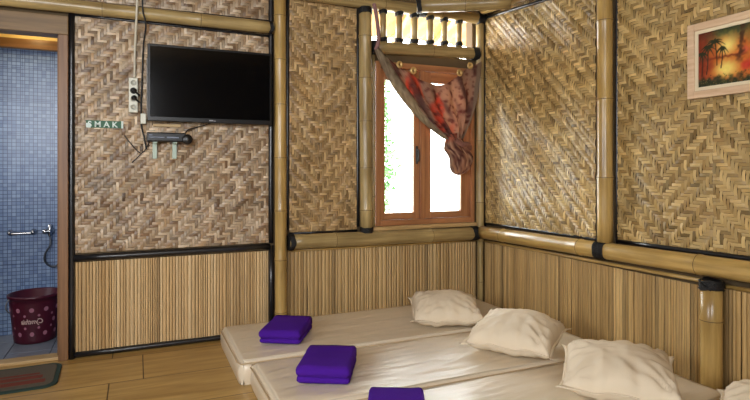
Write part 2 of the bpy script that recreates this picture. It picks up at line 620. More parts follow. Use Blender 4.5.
def weave_panel(origin, U, N, W, H, label, cell=0.025, n=2, pal=None, bands=None, seed=0, warp=0.004, wdir=1, group=None):
    """origin: lower corner on the wall plane; U along the wall, N towards the room"""
    rnd = random.Random(seed)
    origin, U, N = Vector(origin), Vector(U), Vector(N)
    Z = Vector((0, 0, 1))
    nc, nr = int(round(W / cell)), int(round(H / cell))
    cx, cz = W / nc, H / nr

    def flat(u, v, h):
        e = min(u, W - u, v, H - v)
        k = min(1.0, max(0.0, e / 0.12))
        wv = warp * (sin((u * 0.75 * wdir + v * 0.66) * 19 + 2.2 * noise.noise(Vector((u * 2, v * 2, seed)))) + noise.noise(Vector((u * 5, v * 5, seed + 3))))
        return origin + U * u + Z * v + N * (0.008 + 1.9 * warp + k * wv + h)

    def phase(i, j):
        if bands is None:
            return i * wdir + j
        s, x0 = bands(i, j, nc)
        return s * (i - x0) + j

    top = [[(phase(i, j) % (2 * n)) < n for i in range(nc)] for j in range(nr)]
    quads = []

    def strip(u0, u1, v0, v1, horiz):
        L = (u1 - u0) if horiz else (v1 - v0)
        base = rnd.choice(pal)
        col = mix(base[0], base[1], rnd.random())
        dk = rnd.uniform(0.72, 1.14) * (1 + 0.22 * noise.noise(Vector((u0 * 3.1, v0 * 3.1, seed * 7))) ) * (1.0 if horiz else 0.95)
        if rnd.random() < 0.09:
            dk *= 0.62
        if rnd.random() < 0.07:
            dk *= 1.2
        col = tuple(min(1, c * dk) for c in col[:3]) + (1,)
        ro, rv = rnd.random() * 50, rnd.random() * 50
        rows, uvr = [], []
        tilt = rnd.uniform(-0.0012, 0.0012)
        K = 4
        lo = rnd.uniform(0.0, 0.09)
        for k in range(K + 1):
            t = k / K
            h = 0.0036 * sin(pi * t) ** 0.6 if 0 < t < 1 else -0.0018
            row, ur = [], []
            for s in (lo, 0.5, 1 - lo * 0.8):
                hh = h + (0.0008 if s == 0.5 else 0) + tilt * (s - 0.5) * 2
                if horiz:
                    row.append(flat(u0 + (u1 - u0) * t, v0 + (v1 - v0) * s, hh))
                else:
                    row.append(flat(u0 + (u1 - u0) * s, v0 + (v1 - v0) * t, hh))
                ur.append((ro + t * L, rv + s * cell))
            rows.append(row if not horiz else row)
            uvr.append(ur)
        # orientation towards N
        a = rows[1][0] - rows[0][0]
        b = rows[0][1] - rows[0][0]
        if (b.cross(a)).dot(N) < 0:
            rows = [list(reversed(r)) for r in rows]
            uvr = [list(reversed(r)) for r in uvr]
        quads.append((rows, col, uvr))

    ov = 0.12
    for j in range(nr):
        i = 0
        while i < nc:
            if top[j][i]:
                k = i
                while k < nc and top[j][k] and k - i < n:
                    k += 1
                strip(max(0, i - ov) * cx, min(nc, k + ov) * cx, j * cz, (j + 1) * cz, True)
                i = k
            else:
                i += 1
    for i in range(nc):
        j = 0
        while j < nr:
            if not top[j][i]:
                k = j
                while k < nr and not top[k][i] and k - j < n:
                    k += 1
                strip(i * cx, (i + 1) * cx, max(0, j - ov) * cz, min(nr, k + ov) * cz, False)
                j = k
            else:
                j += 1
    B = []
    for h in (0.001, 0.006 - warp * 1.5 if warp < 0.003 else 0.002):
        for u, v in ((0, 0), (W, 0), (W, H), (0, H)):
            B.append(origin + U * u + Z * v + N * h)
    o = strips_mesh('woven_bamboo_panel', quads, 'weave', B)
    return tag(o, label, 'wall panel', group)


def slat_panel(origin, U, N, W, H, label, seed=0, pal=None, wmin=0.014, wmax=0.03, gaps=(), group=None):
    """gaps: (u, half width, v0, v1) places where daylight comes through between two slats"""
    rnd = random.Random(seed)
    origin, U, N = Vector(origin), Vector(U), Vector(N)
    Z = Vector((0, 0, 1))
    quads = []
    edges = [0.0]
    gp = sorted(g[0] for g in gaps)
    while edges[-1] < W - 0.008:
        w = rnd.uniform(wmin, wmax)
        x = edges[-1] + w
        for g in gp:
            if edges[-1] < g - 0.001 and x > g - 0.008:
                x = g
                break
        edges.append(min(W, x))
    tone = 0.5
    for i in range(len(edges) - 1):
        a, b = edges[i], edges[i + 1]
        if b - a < 0.003:
            continue
        tone = min(1, max(0, tone * 0.6 + rnd.random() * 0.4 + rnd.uniform(-0.15, 0.15)))
        base = rnd.choice(pal)
        col = mix(base[0], base[1], tone)
        dk = rnd.uniform(0.85, 1.1)
        if rnd.random() < 0.07:
            dk *= 0.6
        col = tuple(c * dk for c in col[:3]) + (1,)
        ro, rv = rnd.random() * 50, rnd.random() * 50
        g = 0.0012
        prot = rnd.uniform(0.0, 0.004)
        rows, uvr = [], []
        K = 8
        lean = rnd.uniform(-0.001, 0.001)
        for k in range(K + 1):
            t = k / K
            row, ur = [], []
            ga = gb = g
            for (gu, ghw, v0, v1) in gaps:
                if abs(gu - a) < 1e-5 and v0 <= t * H <= v1:
                    ga = ghw
                if abs(gu - b) < 1e-5 and v0 <= t * H <= v1:
                    gb = ghw
            for s, h in ((0, 0.001), (0.1, 0.0045), (0.5, 0.006), (0.9, 0.0045), (1, 0.001)):
                u = a + ga + (b - a - ga - gb) * s + lean * sin(pi * t)
                row.append(origin + U * u + Z * (t * H) + N * (0.003 + prot + h + 0.001 * sin(9 * t + i)))
                ur.append((ro + t * H * 0.7, rv + s * (b - a)))
            rows.append(row)
            uvr.append(ur)
        p = rows[1][0] - rows[0][0]
        q = rows[0][1] - rows[0][0]
        if (q.cross(p)).dot(N) < 0:
            rows = [list(reversed(r)) for r in rows]
            uvr = [list(reversed(r)) for r in uvr]
        quads.append((rows, col, uvr))
    o = strips_mesh('slatted_bamboo_panel', quads, 'slat', [])
    return tag(o, label, 'wall panel', group)


# ------------------------------------------------------------------ room shell
XW, YW = 2.80, 4.00       # inner faces of right and back wall
XL, YR, ZC = -1.90, -1.20, 2.95


def boxes(bl, name, mats, parent=None, bev=0.0):
    bm = bmesh.new()
    for b_ in bl:
        box(bm, *b_[:6], bev=bev)
    return struct(name, bm, mats, parent)


GX = [(1.194, 0.004, 0.11, 0.31), (2.009, 0.004, 0.10, 0.22)]
# back wall: openings for door, window and transom, and two real gaps low behind the slats
bk = []
t0, t1 = YW + 0.002, YW + 0.10
bk.append((XL, -1.16, t0, t1, 0, ZC))
bk.append((-1.16, -0.40, t0, t1, 2.205, ZC))
bk.append((-0.40, 1.724, t0, t1, 0.62, ZC))
xs = [-0.40]
for g in GX:
    bk.append((xs[-1], g[0] - g[1], t0, t1, 0, 0.62))
    bk.append((g[0] - g[1], g[0] + g[1], t0, t1, 0, g[2]))
    bk.append((g[0] - g[1], g[0] + g[1], t0, t1, g[3], 0.62))
    xs.append(g[0] + g[1])
bk.append((xs[-1], XW + 0.1, t0, t1, 0, 0.62))
bk.append((1.724, 2.70, t0, t1, 0.62, 0.765))
bk.append((2.70, XW + 0.1, t0, t1, 0.62, ZC))
bk.append((1.724, 2.70, t0, t1, 2.10, 2.19))
bk.append((1.724, 2.70, t0, t1, 2.60, ZC))
boxes(bk, 'wall_back', M['shell'])
boxes([(XW + 0.002, XW + 0.1, YR, YW + 0.002, 0, ZC)], 'wall_right', M['shell'])
boxes([(XL - 0.1, XL, YR, 0.8, 0, ZC), (XL - 0.1, XL, 1.8, YW + 0.1, 0, ZC), (XL - 0.1, XL, 0.8, 1.8, 0, 1.15), (XL - 0.1, XL, 0.8, 1.8, 2.05, ZC)], 'wall_left', M['shell'])
boxes([(XL, -1.8, YR - 0.1, YR, 0, ZC), (-0.1, XW, YR - 0.1, YR, 0, ZC), (-1.8, -0.1, YR - 0.1, YR, 0, 1.5), (-1.8, -0.1, YR - 0.1, YR, 2.6, ZC)], 'wall_rear', M['shell'])
boxes([(XL - 0.1, XW + 0.1, YR - 0.1, 4.06, -0.1, 0)], 'floor', M['floor'])
boxes([(XL - 0.1, XW + 0.1, YR - 0.1, YW + 0.1, ZC, ZC + 0.08)], 'ceiling', streaky('ceiling_bamboo', lin(120, 96, 58), lin(180, 150, 100), (30, 1.5, 30), 0.5, 0.2))

# bathroom beyond the doorway
BF = -0.03
bb = YW + 0.86
boxes([(-1.6, -0.34, bb, bb + 0.08, BF, 2.14)], 'wall_bathroom_back', M['mosaic'])
o = boxes([(-0.34, -0.28, YW + 0.1, bb + 0.08, BF, 2.4)], 'wall_bathroom_right', M['mosaic'])
boxes([(-1.68, -1.6, YW + 0.1, bb + 0.08, BF, 1.20), (-1.68, -1.6, YW + 0.1, bb + 0.08, 1.5, 2.5),
       (-1.68, -1.6, YW + 0.1, 4.2, 1.2, 1.5), (-1.68, -1.6, 4.6, bb + 0.08, 1.2, 1.5)], 'wall_bathroom_left', M['mosaic'])
boxes([(-1.68, -0.28, YW + 0.1, bb + 0.08, 2.5, 2.55)], 'ceiling_bathroom', M['shell'])
bm = bmesh.new()
tw = 0.3
for i in range(5):
    for j in range(3):
        x0 = -1.6 + i * tw * 0.88 + 0.002
        y0 = 4.06 + j * tw + 0.002
        box(bm, x0, x0 + tw * 0.88 - 0.004, y0, min(y0 + tw - 0.004, bb + 0.05), BF - 0.03, BF, 0.002, 1, 0)
box(bm, -1.6, -0.28, 4.06, bb + 0.08, BF - 0.06, BF - 0.004, mat=1)
struct('floor_bathroom', bm, [M['tile_floor'], plain('dark_grout', lin(50, 52, 58), 0.8)])
boxes([(-1.16, -0.455, 3.985, 4.085, 0.0, 0.022)], 'trim_threshold', M['light_wood_x'], bev=0.004)
bm = bmesh.new()
box(bm, -1.6, -0.34, bb - 0.05, bb + 0.08, 2.14, 2.215, 0.006)
boxes([(-1.6, -0.34, bb, bb + 0.08, 2.2155, 2.5)], 'wall_bathroom_top', plain('cream_yellow_paint', lin(232, 206, 130), 0.6))
struct('trim_bathroom_header', bm, streaky('orange_header_wood', lin(96, 66, 32), lin(140, 100, 54), (1.5, 30, 30), 0.35, 0.1, coat=0.3))

# bare bulb of the bathroom
bu = empty('light_bulb', (-0.72, bb - 0.26, 2.5), label='bare glowing warm bulb hanging from the bathroom ceiling', cat='lamp')
bm = bmesh.new(); lathe(bm, [(0.022, 0), (0.022, -0.05), (0.018, -0.06)], 16); link('socket', bm, M['white_plastic'], bu, True)
mg, nt, b_ = new_mat('bulb_glow')
b_.inputs['Emission Color'].default_value = (1.0, 0.72, 0.32, 1)
b_.inputs['Emission Strength'].default_value = 14
bm = bmesh.new(); lathe(bm, [(0.014, -0.06), (0.02, -0.08), (0.03, -0.105), (0.028, -0.13), (0.014, -0.148), (0.002, -0.152)], 16); link('bulb', bm, mg, bu, True)
pl = bpy.data.lights.new('bulb_light', 'POINT'); pl.energy = 2.5; pl.color = (1.0, 0.68, 0.3); pl.shadow_soft_size = 0.035
po = bpy.data.objects.new('bulb_light', pl); COL.objects.link(po); po.location = (-0.72, bb - 0.26, 2.30)

# door frame
dr = empty('door_1', (-0.45, YW, 0), kind='structure')
def ch_box(name, parent, x0, x1, y0, y1, z0, z1, mat, bev=0.004):
    bm = bmesh.new()
    L_ = parent.matrix_world.translation if False else parent.location
    box(bm, x0 - L_.x, x1 - L_.x, y0 - L_.y, y1 - L_.y, z0 - L_.z, z1 - L_.z, bev)
    return link(name, bm, mat, parent)
ch_box('door_frame_jamb', dr, -0.458, -0.402, 3.955, 4.09, 0, 2.085, M['door_wood'])
ch_box('door_frame_jamb', dr, -1.22, -1.16, 3.955, 4.09, 0, 2.085, M['door_wood'])
ch_box('door_frame_head', dr, -1.22, -0.402, 3.955, 4.09, 2.085, 2.205, M['door_wood_x'])
ch_box('door_stop', dr, -0.47, -0.4585, 4.02, 4.085, 0.022, 2.084, M['door_wood'], 0.002)

# ------------------------------------------------------------------ window
w1 = empty('window_1', (2.22, YW, 0.765), kind='structure')
FX0, FX1, FZ0, FZ1 = 1.752, 2.694, 0.768, 2.098
yf0, yf1 = 3.955, 4.085
bm = bmesh.new()
def fb(x0, x1, y0, y1, z0, z1, bev=0.004):
    box(bm, x0 - 2.22, x1 - 2.22, y0 - YW, y1 - YW, z0 - 0.765, z1 - 0.765, bev)
fb(FX0, FX0 + 0.045, yf0, yf1, FZ0, FZ1)
fb(FX1 - 0.035, FX1, yf0, yf1, FZ0, FZ1)
link('window_frame', bm, M['wood_frame'], w1)
bm = bmesh.new()
fb(FX0 + 0.045, FX1 - 0.035, yf0, yf1, FZ0, FZ0 + 0.045)
fb(FX0 + 0.045, FX1 - 0.035, yf0, yf1, FZ1 - 0.05, FZ1)
link('window_frame_rail', bm, M['wood_frame_x'], w1)
bm = bmesh.new()
fb(2.165, 2.215, yf0 + 0.015, yf1, FZ0 + 0.045, FZ1 - 0.05)
link('mullion', bm, M['wood_frame'], w1)
for (a, b2, ga, gb) in ((FX0 + 0.047, 2.163, 1.846, 2.110), (2.217, FX1 - 0.037, 2.274, 2.572)):
    sz0, sz1 = FZ0 + 0.047, FZ1 - 0.052
    gz0, gz1 = 0.868, 1.955
    sy0, sy1 = 3.985, 4.03
    bm = bmesh.new()
    fb(a, ga, sy0, sy1, sz0, sz1, 0.003)
    fb(gb, b2, sy0, sy1, sz0, sz1, 0.003)
    sash = link('sash', bm, M['wood_frame'], w1)
    bm = bmesh.new()
    fb(ga, gb, sy0, sy1, sz0, gz0, 0.003)
    fb(ga, gb, sy0, sy1, gz1, sz1, 0.003)
    link('sash_rail', bm, M['wood_frame_x'], sash)
    bm = bmesh.new()
    fb(ga - 0.004, gb + 0.004, 4.006, 4.010, gz0 - 0.004, gz1 + 0.004, 0)
    link('pane', bm, M['glass'], sash)
bm = bmesh.new()
fb(2.128, 2.148, 3.975, 3.986, 1.27, 1.42, 0.004)
fb(2.132, 2.144, 3.955, 3.978, 1.375, 1.39, 0.003)
fb(2.131, 2.145, 3.945, 3.957, 1.29, 1.392, 0.004)
link('window_handle', bm, plain('dark_grey_metal', lin(70, 68, 66), 0.4, 0.7), w1)
bm = bmesh.new()
fb(1.715, 2.705, 3.93, 4.0, 0.733, 0.766, 0.008)
link('window_sill', bm, M['light_wood_x'], w1)

# ------------------------------------------------------------------ woven panels
NB, UB = (0, -1, 0), (1, 0, 0)
NR, UR = (-1, 0, 0), (0, -1, 0)
palL = [(lin(150, 124, 94), lin(206, 182, 152)), (lin(166, 140, 108), lin(214, 192, 162)), (lin(128, 98, 70), lin(184, 154, 118))]
palB = [(lin(160, 128, 84), lin(206, 172, 122)), (lin(172, 140, 92), lin(214, 182, 130)), (lin(144, 112, 70), lin(190, 156, 106))]
palR = [(lin(166, 134, 80), lin(208, 178, 118)), (lin(178, 146, 90), lin(216, 186, 126)), (lin(146, 114, 64), lin(192, 160, 100))]


def zig(wid, seed):
    rnd = random.Random(seed)
    return lambda i, j, nc: ((1, 0) if (i // wid) % 2 == 0 else (-1, 2 * wid * ((i // wid + 1) // 2)))


weave_panel((-0.368, YW, 0.680), UB, NB, 1.262, 1.545, 'large greyish-brown woven bamboo panel behind the television', 0.0185, 3, palL, None, 1, 0.004, -1)
weave_panel((-0.368, YW, 2.325), UB, NB, 1.262, 0.60, 'narrow woven bamboo strip above the level pole over the television', 0.0185, 3, palL, None, 2, 0.003, -1)
weave_panel((1.052, YW, 0.748), UB, NB, 0.548, 1.77, 'tall narrow woven bamboo panel between the two upright poles', 0.0185, 3, palB, zig(12, 1), 3, 0.004, 1)
weave_panel((XW, 3.915, 0.762), UR, NR, 1.235, 1.79, 'shiny woven bamboo panel on right wall, nearest the window', 0.0185, 3, palR, None, 4, 0.0075, 1)
weave_panel((XW, 2.515, 0.775), UR, NR, 1.62, 2.0, 'golden woven bamboo panel on right wall behind the picture', 0.0185, 3, palR, zig(17, 2), 5, 0.004, 1)

# ------------------------------------------------------------------ slatted wainscot
palS = [(lin(186, 150, 100), lin(224, 192, 142)), (lin(178, 142, 92), lin(230, 202, 156))]
palS2 = [(lin(172, 138, 88), lin(206, 174, 122)), (lin(182, 148, 98), lin(212, 182, 130))]
palS3 = [(lin(166, 132, 80), lin(208, 174, 116)), (lin(176, 142, 88), lin(214, 180, 122))]
slat_panel((-0.366, YW, 0.035), UB, NB, 1.262, 0.585, 'slatted bamboo wainscot framed in black below the television', 11, palS, 0.012, 0.026)
slat_panel((1.035, YW, 0.0), UB, NB, 1.70, 0.605, 'slatted bamboo wainscot below the window and narrow woven panel', 12, palS2, 0.018, 0.038,
           gaps=[(g[0] - 1.035, g[1], g[2], g[3]) for g in GX])
slat_panel((XW - 0.02, 3.92, 0.0), UR, NR, 2.01, 0.60, 'slatted bamboo wainscot on right wall behind the pillows', 13, palS3, 0.012, 0.028)
slat_panel((XW - 0.02, 1.90, 0.0), UR, NR, 1.3, 0.61, 'slatted bamboo wainscot right of the short capped post', 14, palS3, 0.016, 0.03)


# ------------------------------------------------------------------ black trims around the panels (structure)
def trim(n, a, b, r, mat='trim', flatten=1.0):
    a, b = Vector(a), Vector(b)
    bm = bmesh.new()
    L = (b - a).length
    K = max(2, int(L / 0.25))
    lathe(bm, [(r * (1 + 0.05 * sin(k * 2.3 + n)), L * k / K) for k in range(K + 1)], 12)
    o = link('trim_%d' % n, bm, M[mat], smooth=True)
    o.location = a
    o.rotation_euler = (b - a).to_track_quat('Z', 'Y').to_euler()
    o['kind'] = 'structure'
    return o


yt = YW - 0.016
trim(1, (-0.385, yt, 0.0), (-0.385, yt, 2.235), 0.0195)
trim(2, (-0.368, yt, 2.226), (0.90, yt, 2.212), 0.010)
trim(3, (-0.37, yt, 0.648), (0.90, yt, 0.652), 0.0225)
trim(4, (-0.37, yt, 0.022), (0.925, yt, 0.022), 0.0185)
trim(5, (0.912, yt, 0.68), (0.912, yt, 2.95), 0.017)
trim(6, (0.913, yt - 0.004, 0.0), (0.913, yt - 0.004, 0.66), 0.019)
trim(7, (-0.368, yt, 2.318), (0.90, yt, 2.325), 0.008)
trim(8, (1.036, yt, 0.77), (1.036, yt, 2.60), 0.0125)
trim(9, (1.607, yt, 0.77), (1.607, yt, 2.50), 0.0115)
trim(10, (0.93, yt, 2.535), (1.66, yt, 2.515), 0.016)
trim(11, (1.05, yt, 0.742), (1.60, yt, 0.738), 0.008)
xt = XW - 0.014
trim(12, (xt, 3.925, 0.70), (xt, 3.925, 2.58), 0.011)
trim(13, (xt, 3.92, 0.757), (xt, 2.66, 0.762), 0.013)
trim(14, (xt, 2.655, 0.74), (xt, 2.655, 2.50), 0.012)
trim(15, (xt, 2.513, 0.74), (xt, 2.513, 2.94), 0.009)
trim(16, (xt, 2.50, 0.770), (xt, 0.92, 0.790), 0.014)
trim(17, (xt - 0.01, 3.93, 2.545), (xt - 0.01, 2.62, 2.44), 0.013)
trim(18, (1.04, YW - 0.02, 0.612), (2.70, YW - 0.02, 0.604), 0.011, 'bamboo_gold')
trim(19, (XW - 0.04, 3.9, 0.603), (XW - 0.04, 1.92, 0.63), 0.011, 'bamboo_gold')
trim(20, (XW - 0.04, 1.80, 0.625), (XW - 0.04, 0.7, 0.635), 0.011, 'bamboo_gold')

# ------------------------------------------------------------------ bamboo poles
yb = YW - 0.055
pole('bamboo_post', (0.978, yb, 0), (0.968, yb, 2.94), 0.044, 'tall upright bamboo post right of the television', 'post', seed=3, mat='bamboo_gold')
pole('bamboo_post', (1.666, yb, 0.735), (1.655, yb, 2.50), 0.052, 'upright bamboo post with black cap left of the window', 'post', seed=4, binds=[(1.745, 0.024, 1.06), (0.012, 0.022, 1.02)])
pole('bamboo_post', (2.742, yb, 0.60), (2.742, yb, 2.52), 0.036, 'thin upright bamboo post in the corner right of the window', 'post', seed=5, nodes=0.5)
pole('bamboo_post', (XW - 0.060, 2.566, 0.76), (XW - 0.060, 2.570, 2.94), 0.049, 'tall glossy bamboo post between the two right wall panels', 'post', seed=26, mat='bamboo_gold', nodes=0.55)
pole('bamboo_post', (XW - 0.086, 1.85, 0), (XW - 0.086, 1.85, 0.650), 0.052, 'short bamboo post with black cap at lower right wall', 'post', seed=7, mat='bamboo_gold', nodes=0.9, binds=[(0.628, 0.026, 1.08)])
pole('bamboo_strip', (1.731, 3.955, 0.765), (1.731, 3.955, 2.14), 0.012, 'slim split bamboo strip along left side of the window frame', 'trim', seed=9, nodes=0.42)
pole('bamboo_strip', (2.748, 3.948, 0.0), (2.748, 3.948, 0.60), 0.027, 'short thin bamboo strip in the corner below the rails', 'trim', seed=10)

pole('bamboo_beam', (-1.89, yb, 2.272), (0.918, yb, 2.266), 0.044, 'level bamboo pole running above the television and door', 'beam', seed=11, bow=0.0, nodes=0.62, binds=[(2.79, 0.015, 1.03)])
pole('bamboo_beam', (1.00, yb - 0.005, 2.548), (2.80, yb - 0.005, 2.540), 0.048, 'top bamboo beam above the row of short balusters', 'beam', seed=12, nodes=0.5, binds=[(1.16, 0.035, 1.12), (1.74, 0.035, 1.15)])
pole('bamboo_rail', (1.035, yb - 0.01, 0.682), (2.72, yb - 0.01, 0.672), 0.056, 'thick bamboo rail below the window', 'rail', seed=13, nodes=0.8, binds=[(0.018, 0.020, 1.06), (1.64, 0.035, 1.05)])
pole('bamboo_rail', (XW - 0.07, 3.90, 0.682), (XW - 0.07, 0.9, 0.738), 0.054, 'long glossy bamboo rail along the right wall', 'rail', seed=14, mat='bamboo_gold', nodes=0.8, binds=[(1.325, 0.043, 1.10)])
pole('bamboo_beam', (1.715, yb, 2.200), (2.73, yb, 2.232), 0.049, 'bamboo transom beam directly above the window', 'beam', seed=15, nodes=0.62, binds=[(0.02, 0.024, 1.1), (0.975, 0.03, 1.08)])
pole('bamboo_beam', (2.72, 3.86, 2.60), (2.70, 2.4, 2.49), 0.046, 'sloping bamboo beam along top of the right wall', 'beam', seed=16, mat='bamboo_gold', binds=[(0.64, 0.05, 1.1)])
pole('bamboo_brace', (2.04, 3.80, 2.525), (2.66, 3.42, 2.525), 0.054, 'bamboo brace crossing the ceiling corner above the window', 'beam', seed=17, nodes=0.62, binds=[(0.02, 0.02, 1.05)])
for k, (x, nm) in enumerate(zip((1.811, 1.954, 2.094, 2.242, 2.381, 2.526),
                                ('leftmost', 'second from the left', 'third from the left', 'third from the right', 'second from the right', 'rightmost'))):
    pole('bamboo_baluster', (x, yb, 2.245 + 0.006 * k), (x + 0.004 * sin(k * 3), yb, 2.52), (0.026, 0.027, 0.029, 0.027, 0.026, 0.024)[k],
         'short bamboo baluster above the window, %s of six' % nm, 'baluster', 'balusters above the window', seed=20 + k,
         binds=[(0.022, 0.016, 1.32), (0.246 - 0.006 * k, 0.017, 1.34)], nodes=0.9)

# ------------------------------------------------------------------ television
tv = empty('television', (0.48, 3.885, 1.546), label='wide black flat television mounted on the woven wall', cat='television')
TWd, THt = 0.832, 0.517
bm = bmesh.new()
box(bm, -TWd / 2, TWd / 2, 0.0, 0.03, 0, THt, 0.006, 3)
box(bm, -TWd / 2 + 0.12, TWd / 2 - 0.12, 0.028, 0.06, 0.05, THt - 0.12, 0.012, 3)
link('housing', bm, M['black_plastic'], tv)
bm = bmesh.new()
box(bm, -TWd / 2 + 0.016, TWd / 2 - 0.016, -0.0015, 0.002, 0.03, THt - 0.016, 0.0)
link('screen', bm, M['black_gloss'], tv)
bm = bmesh.new()
box(bm, -TWd / 2 + 0.01, TWd / 2 - 0.01, -0.003, 0.0, 0.004, 0.009, 0.001, 1)
link('lower_bezel_edge', bm, plain('bezel_grey', lin(30, 30, 32), 0.4), tv)
bm = bmesh.new()
box(bm, -TWd / 2 - 0.004, -TWd / 2 + 0.002, 0.003, 0.03, 0.03, THt - 0.1, 0.002, 1)
link('side_edge', bm, M['grey_plastic'], tv)
bm = bmesh.new()
box(bm, -0.022, 0.006, -0.003, -0.0005, 0.013, 0.020, 0.001, 1)
box(bm, 0.009, 0.022, -0.003, -0.0005, 0.011, 0.016, 0.001, 1)
link('maker_mark', bm, M['silver'], tv)
bm = bmesh.new()
box(bm, -0.15, 0.15, 0.055, 0.075, 0.15, 0.35, 0.004)
box(bm, -0.10, -0.06, 0.07, 0.085, 0.08, 0.42, 0.003)
box(bm, 0.06, 0.10, 0.07, 0.085, 0.08, 0.42, 0.003)
link('wall_mount', bm, M['black_plastic'], tv)

# set top box on two pale brackets
sb = empty('set_top_box', (0.20, 3.93, 1.41), label='small black set-top box under the television', cat='set-top box')
bm = bmesh.new()
box(bm, -0.14, 0.105, -0.05, 0.045, 0.0, 0.062, 0.008, 3)
link('case', bm, M['black_plastic'], sb)
bm = bmesh.new()
lathe(bm, [(0.026, -0.012), (0.034, -0.006), (0.034, 0.03), (0.028, 0.036)], 20, M4=Matrix.Translation((0.115, -0.03, 0.018)) @ Matrix.Rotation(radians(90), 4, 'X'))
link('sensor', bm, M['black_plastic'], sb, True)
bm = bmesh.new()
box(bm, -0.125, -0.03, -0.0525, -0.0495, 0.026, 0.032, 0.001, 1)
box(bm, -0.015, 0.06, -0.0525, -0.0495, 0.024, 0.034, 0.001, 1)
box(bm, -0.125, -0.105, -0.0525, -0.0495, 0.04, 0.046, 0.001, 1)
link('front_display', bm, plain('grey_blue_print', lin(120, 130, 150), 0.4), sb)
for x, nm in ((0.112, 'left'), (0.238, 'right')):
    bm = bmesh.new()
    box(bm, x - 0.014, x + 0.014, 3.957, 3.985, 1.297, 1.408, 0.003)
    box(bm, x - 0.014, x + 0.014, 3.895, 3.975, 1.4, 1.4095, 0.002)
    o = link('bracket', bm, M['green_white'])
    tag(o, 'pale bracket holding up the black box, %s one' % nm, 'bracket', 'brackets under the set-top box')
bm = bmesh.new(); box(bm, 0.10, 0.28, 3.96, 3.985, 1.515, 1.535, 0.004)
tag(link('wooden_batten', bm, M['light_wood_x']), 'thin pale wooden batten just below the television', 'batten')

# power strip, conduit, cables
ps = empty('power_strip', (-0.021, 3.965, 1.604), label='white power strip with two black plugs left of the television', cat='power strip')
bm = bmesh.new(); box(bm, -0.028, 0.028, -0.02, 0.012, 0, 0.232, 0.006, 3); link('case', bm, M['white_plastic'], ps)
for z in (0.035, 0.09, 0.145, 0.198):
    bm = bmesh.new(); lathe(bm, [(0.019, 0), (0.019, 0.003), (0.015, 0.003), (0.015, 0.0005)], 16, M4=Matrix.Translation((0, -0.02, z)) @ Matrix.Rotation(radians(90), 4, 'X')); link('socket', bm, plain('socket_grey', lin(196, 196, 182), 0.45), ps, True)
for k, (z, r, dx) in enumerate(((0.145, 0.021, 0.0), (0.097, 0.018, 0.004))):
    pg = None
    bm = bmesh.new()
    M4 = Matrix.Translation((-0.021 + dx, 3.951, 1.604 + z)) @ Matrix.Rotation(radians(90), 4, 'X')
    lathe(bm, [(r, 0), (r, 0.012), (r * 0.8, 0.026), (r * 0.55, 0.036)], 16, M4=M4)
    tube(bm, [(-0.021 + dx, 3.92, 1.604 + z), (-0.012, 3.908, 1.60 + z - 0.006), (0.004, 3.925, 1.60 + z - 0.016), (0.014, 3.95, 1.60 + z - 0.022)], 0.006, 6)
    o = link('plug', bm, M['cable_black'], smooth=True)
    tag(o, ('large upper' if k == 0 else 'smaller lower') + ' black plug in the white power strip', 'plug', 'plugs in the power strip')
bm = bmesh.new()
tube(bm, [(0.003, 3.875, 2.945), (0.0, 3.878, 2.6), (0.002, 3.882, 2.33), (-0.003, 3.89, 2.2), (-0.012, 3.965, 2.0), (-0.014, 3.968, 1.84)], 0.0075, 8)
tag(link('electric_conduit', bm, M['cable_white'], smooth=True), 'cream cable running down into the power strip', 'cable')
bm = bmesh.new()
tube(bm, [(0.034, 3.87, 2.945), (0.036, 3.872, 2.6), (0.034, 3.882, 2.3), (0.055, 3.91, 2.19), (0.04, 3.965, 2.05), (0.032, 3.97, 1.8), (0.026, 3.968, 1.55), (0.045, 3.965, 1.44), (0.06, 3.96, 1.36)], 0.0055, 8)
tag(link('black_cable', bm, M['cable_black'], smooth=True), 'long black cable hanging down left edge of the television', 'cable')
bm = bmesh.new()
tube(bm, [(-0.075, 3.97, 1.45), (-0.04, 3.968, 1.40), (0.0, 3.968, 1.352), (0.03, 3.966, 1.335), (0.06, 3.96, 1.37), (0.085, 3.945, 1.43)], 0.0035, 6)
tube(bm, [(0.03, 3.966, 1.335), (0.0, 3.97, 1.30), (-0.03, 3.97, 1.27)], 0.0035, 6)
tag(link('thin_cable', bm, M['cable_black'], smooth=True), 'thin looping black cable beside the set-top box', 'cable')
bm = bmesh.new()
box(bm, 0.022, 0.058, 3.945, 3.985, 1.53, 1.60, 0.006, 3)
tag(link('power_adapter', bm, M['white_plastic']), 'small white adapter at lower left corner of the television', 'adapter')
bm = bmesh.new()
tube(bm, [(0.30, 3.93, 1.46), (0.33, 3.95, 1.50), (0.42, 3.96, 1.53), (0.50, 3.95, 1.56)], 0.004, 6)
tag(link('aerial_cable', bm, M['cable_black'], smooth=True), 'short black cable from the set-top box up to the television', 'cable')


def text_mesh(name, s, size, mat, parent, Mx, extrude=0.0008, shear=0.0, bend=None):
    cu = bpy.data.curves.new(name, 'FONT')
    cu.body = s; cu.size = size; cu.extrude = extrude; cu.shear = shear; cu.align_x = 'CENTER'; cu.offset = size * 0.02
    t = bpy.data.objects.new(name, cu)
    COL.objects.link(t)
    dg = bpy.context.evaluated_depsgraph_get()
    me = bpy.data.meshes.new_from_object(t.evaluated_get(dg))
    bpy.data.objects.remove(t)
    for v in me.vertices:
        v.co = bend(v.co) if bend else Mx @ v.co
    me.name = name
    me.materials.clear(); me.materials.append(mat)
    o = bpy.data.objects.new(name, me); COL.objects.link(o)
    if parent: o.parent = parent
    return o


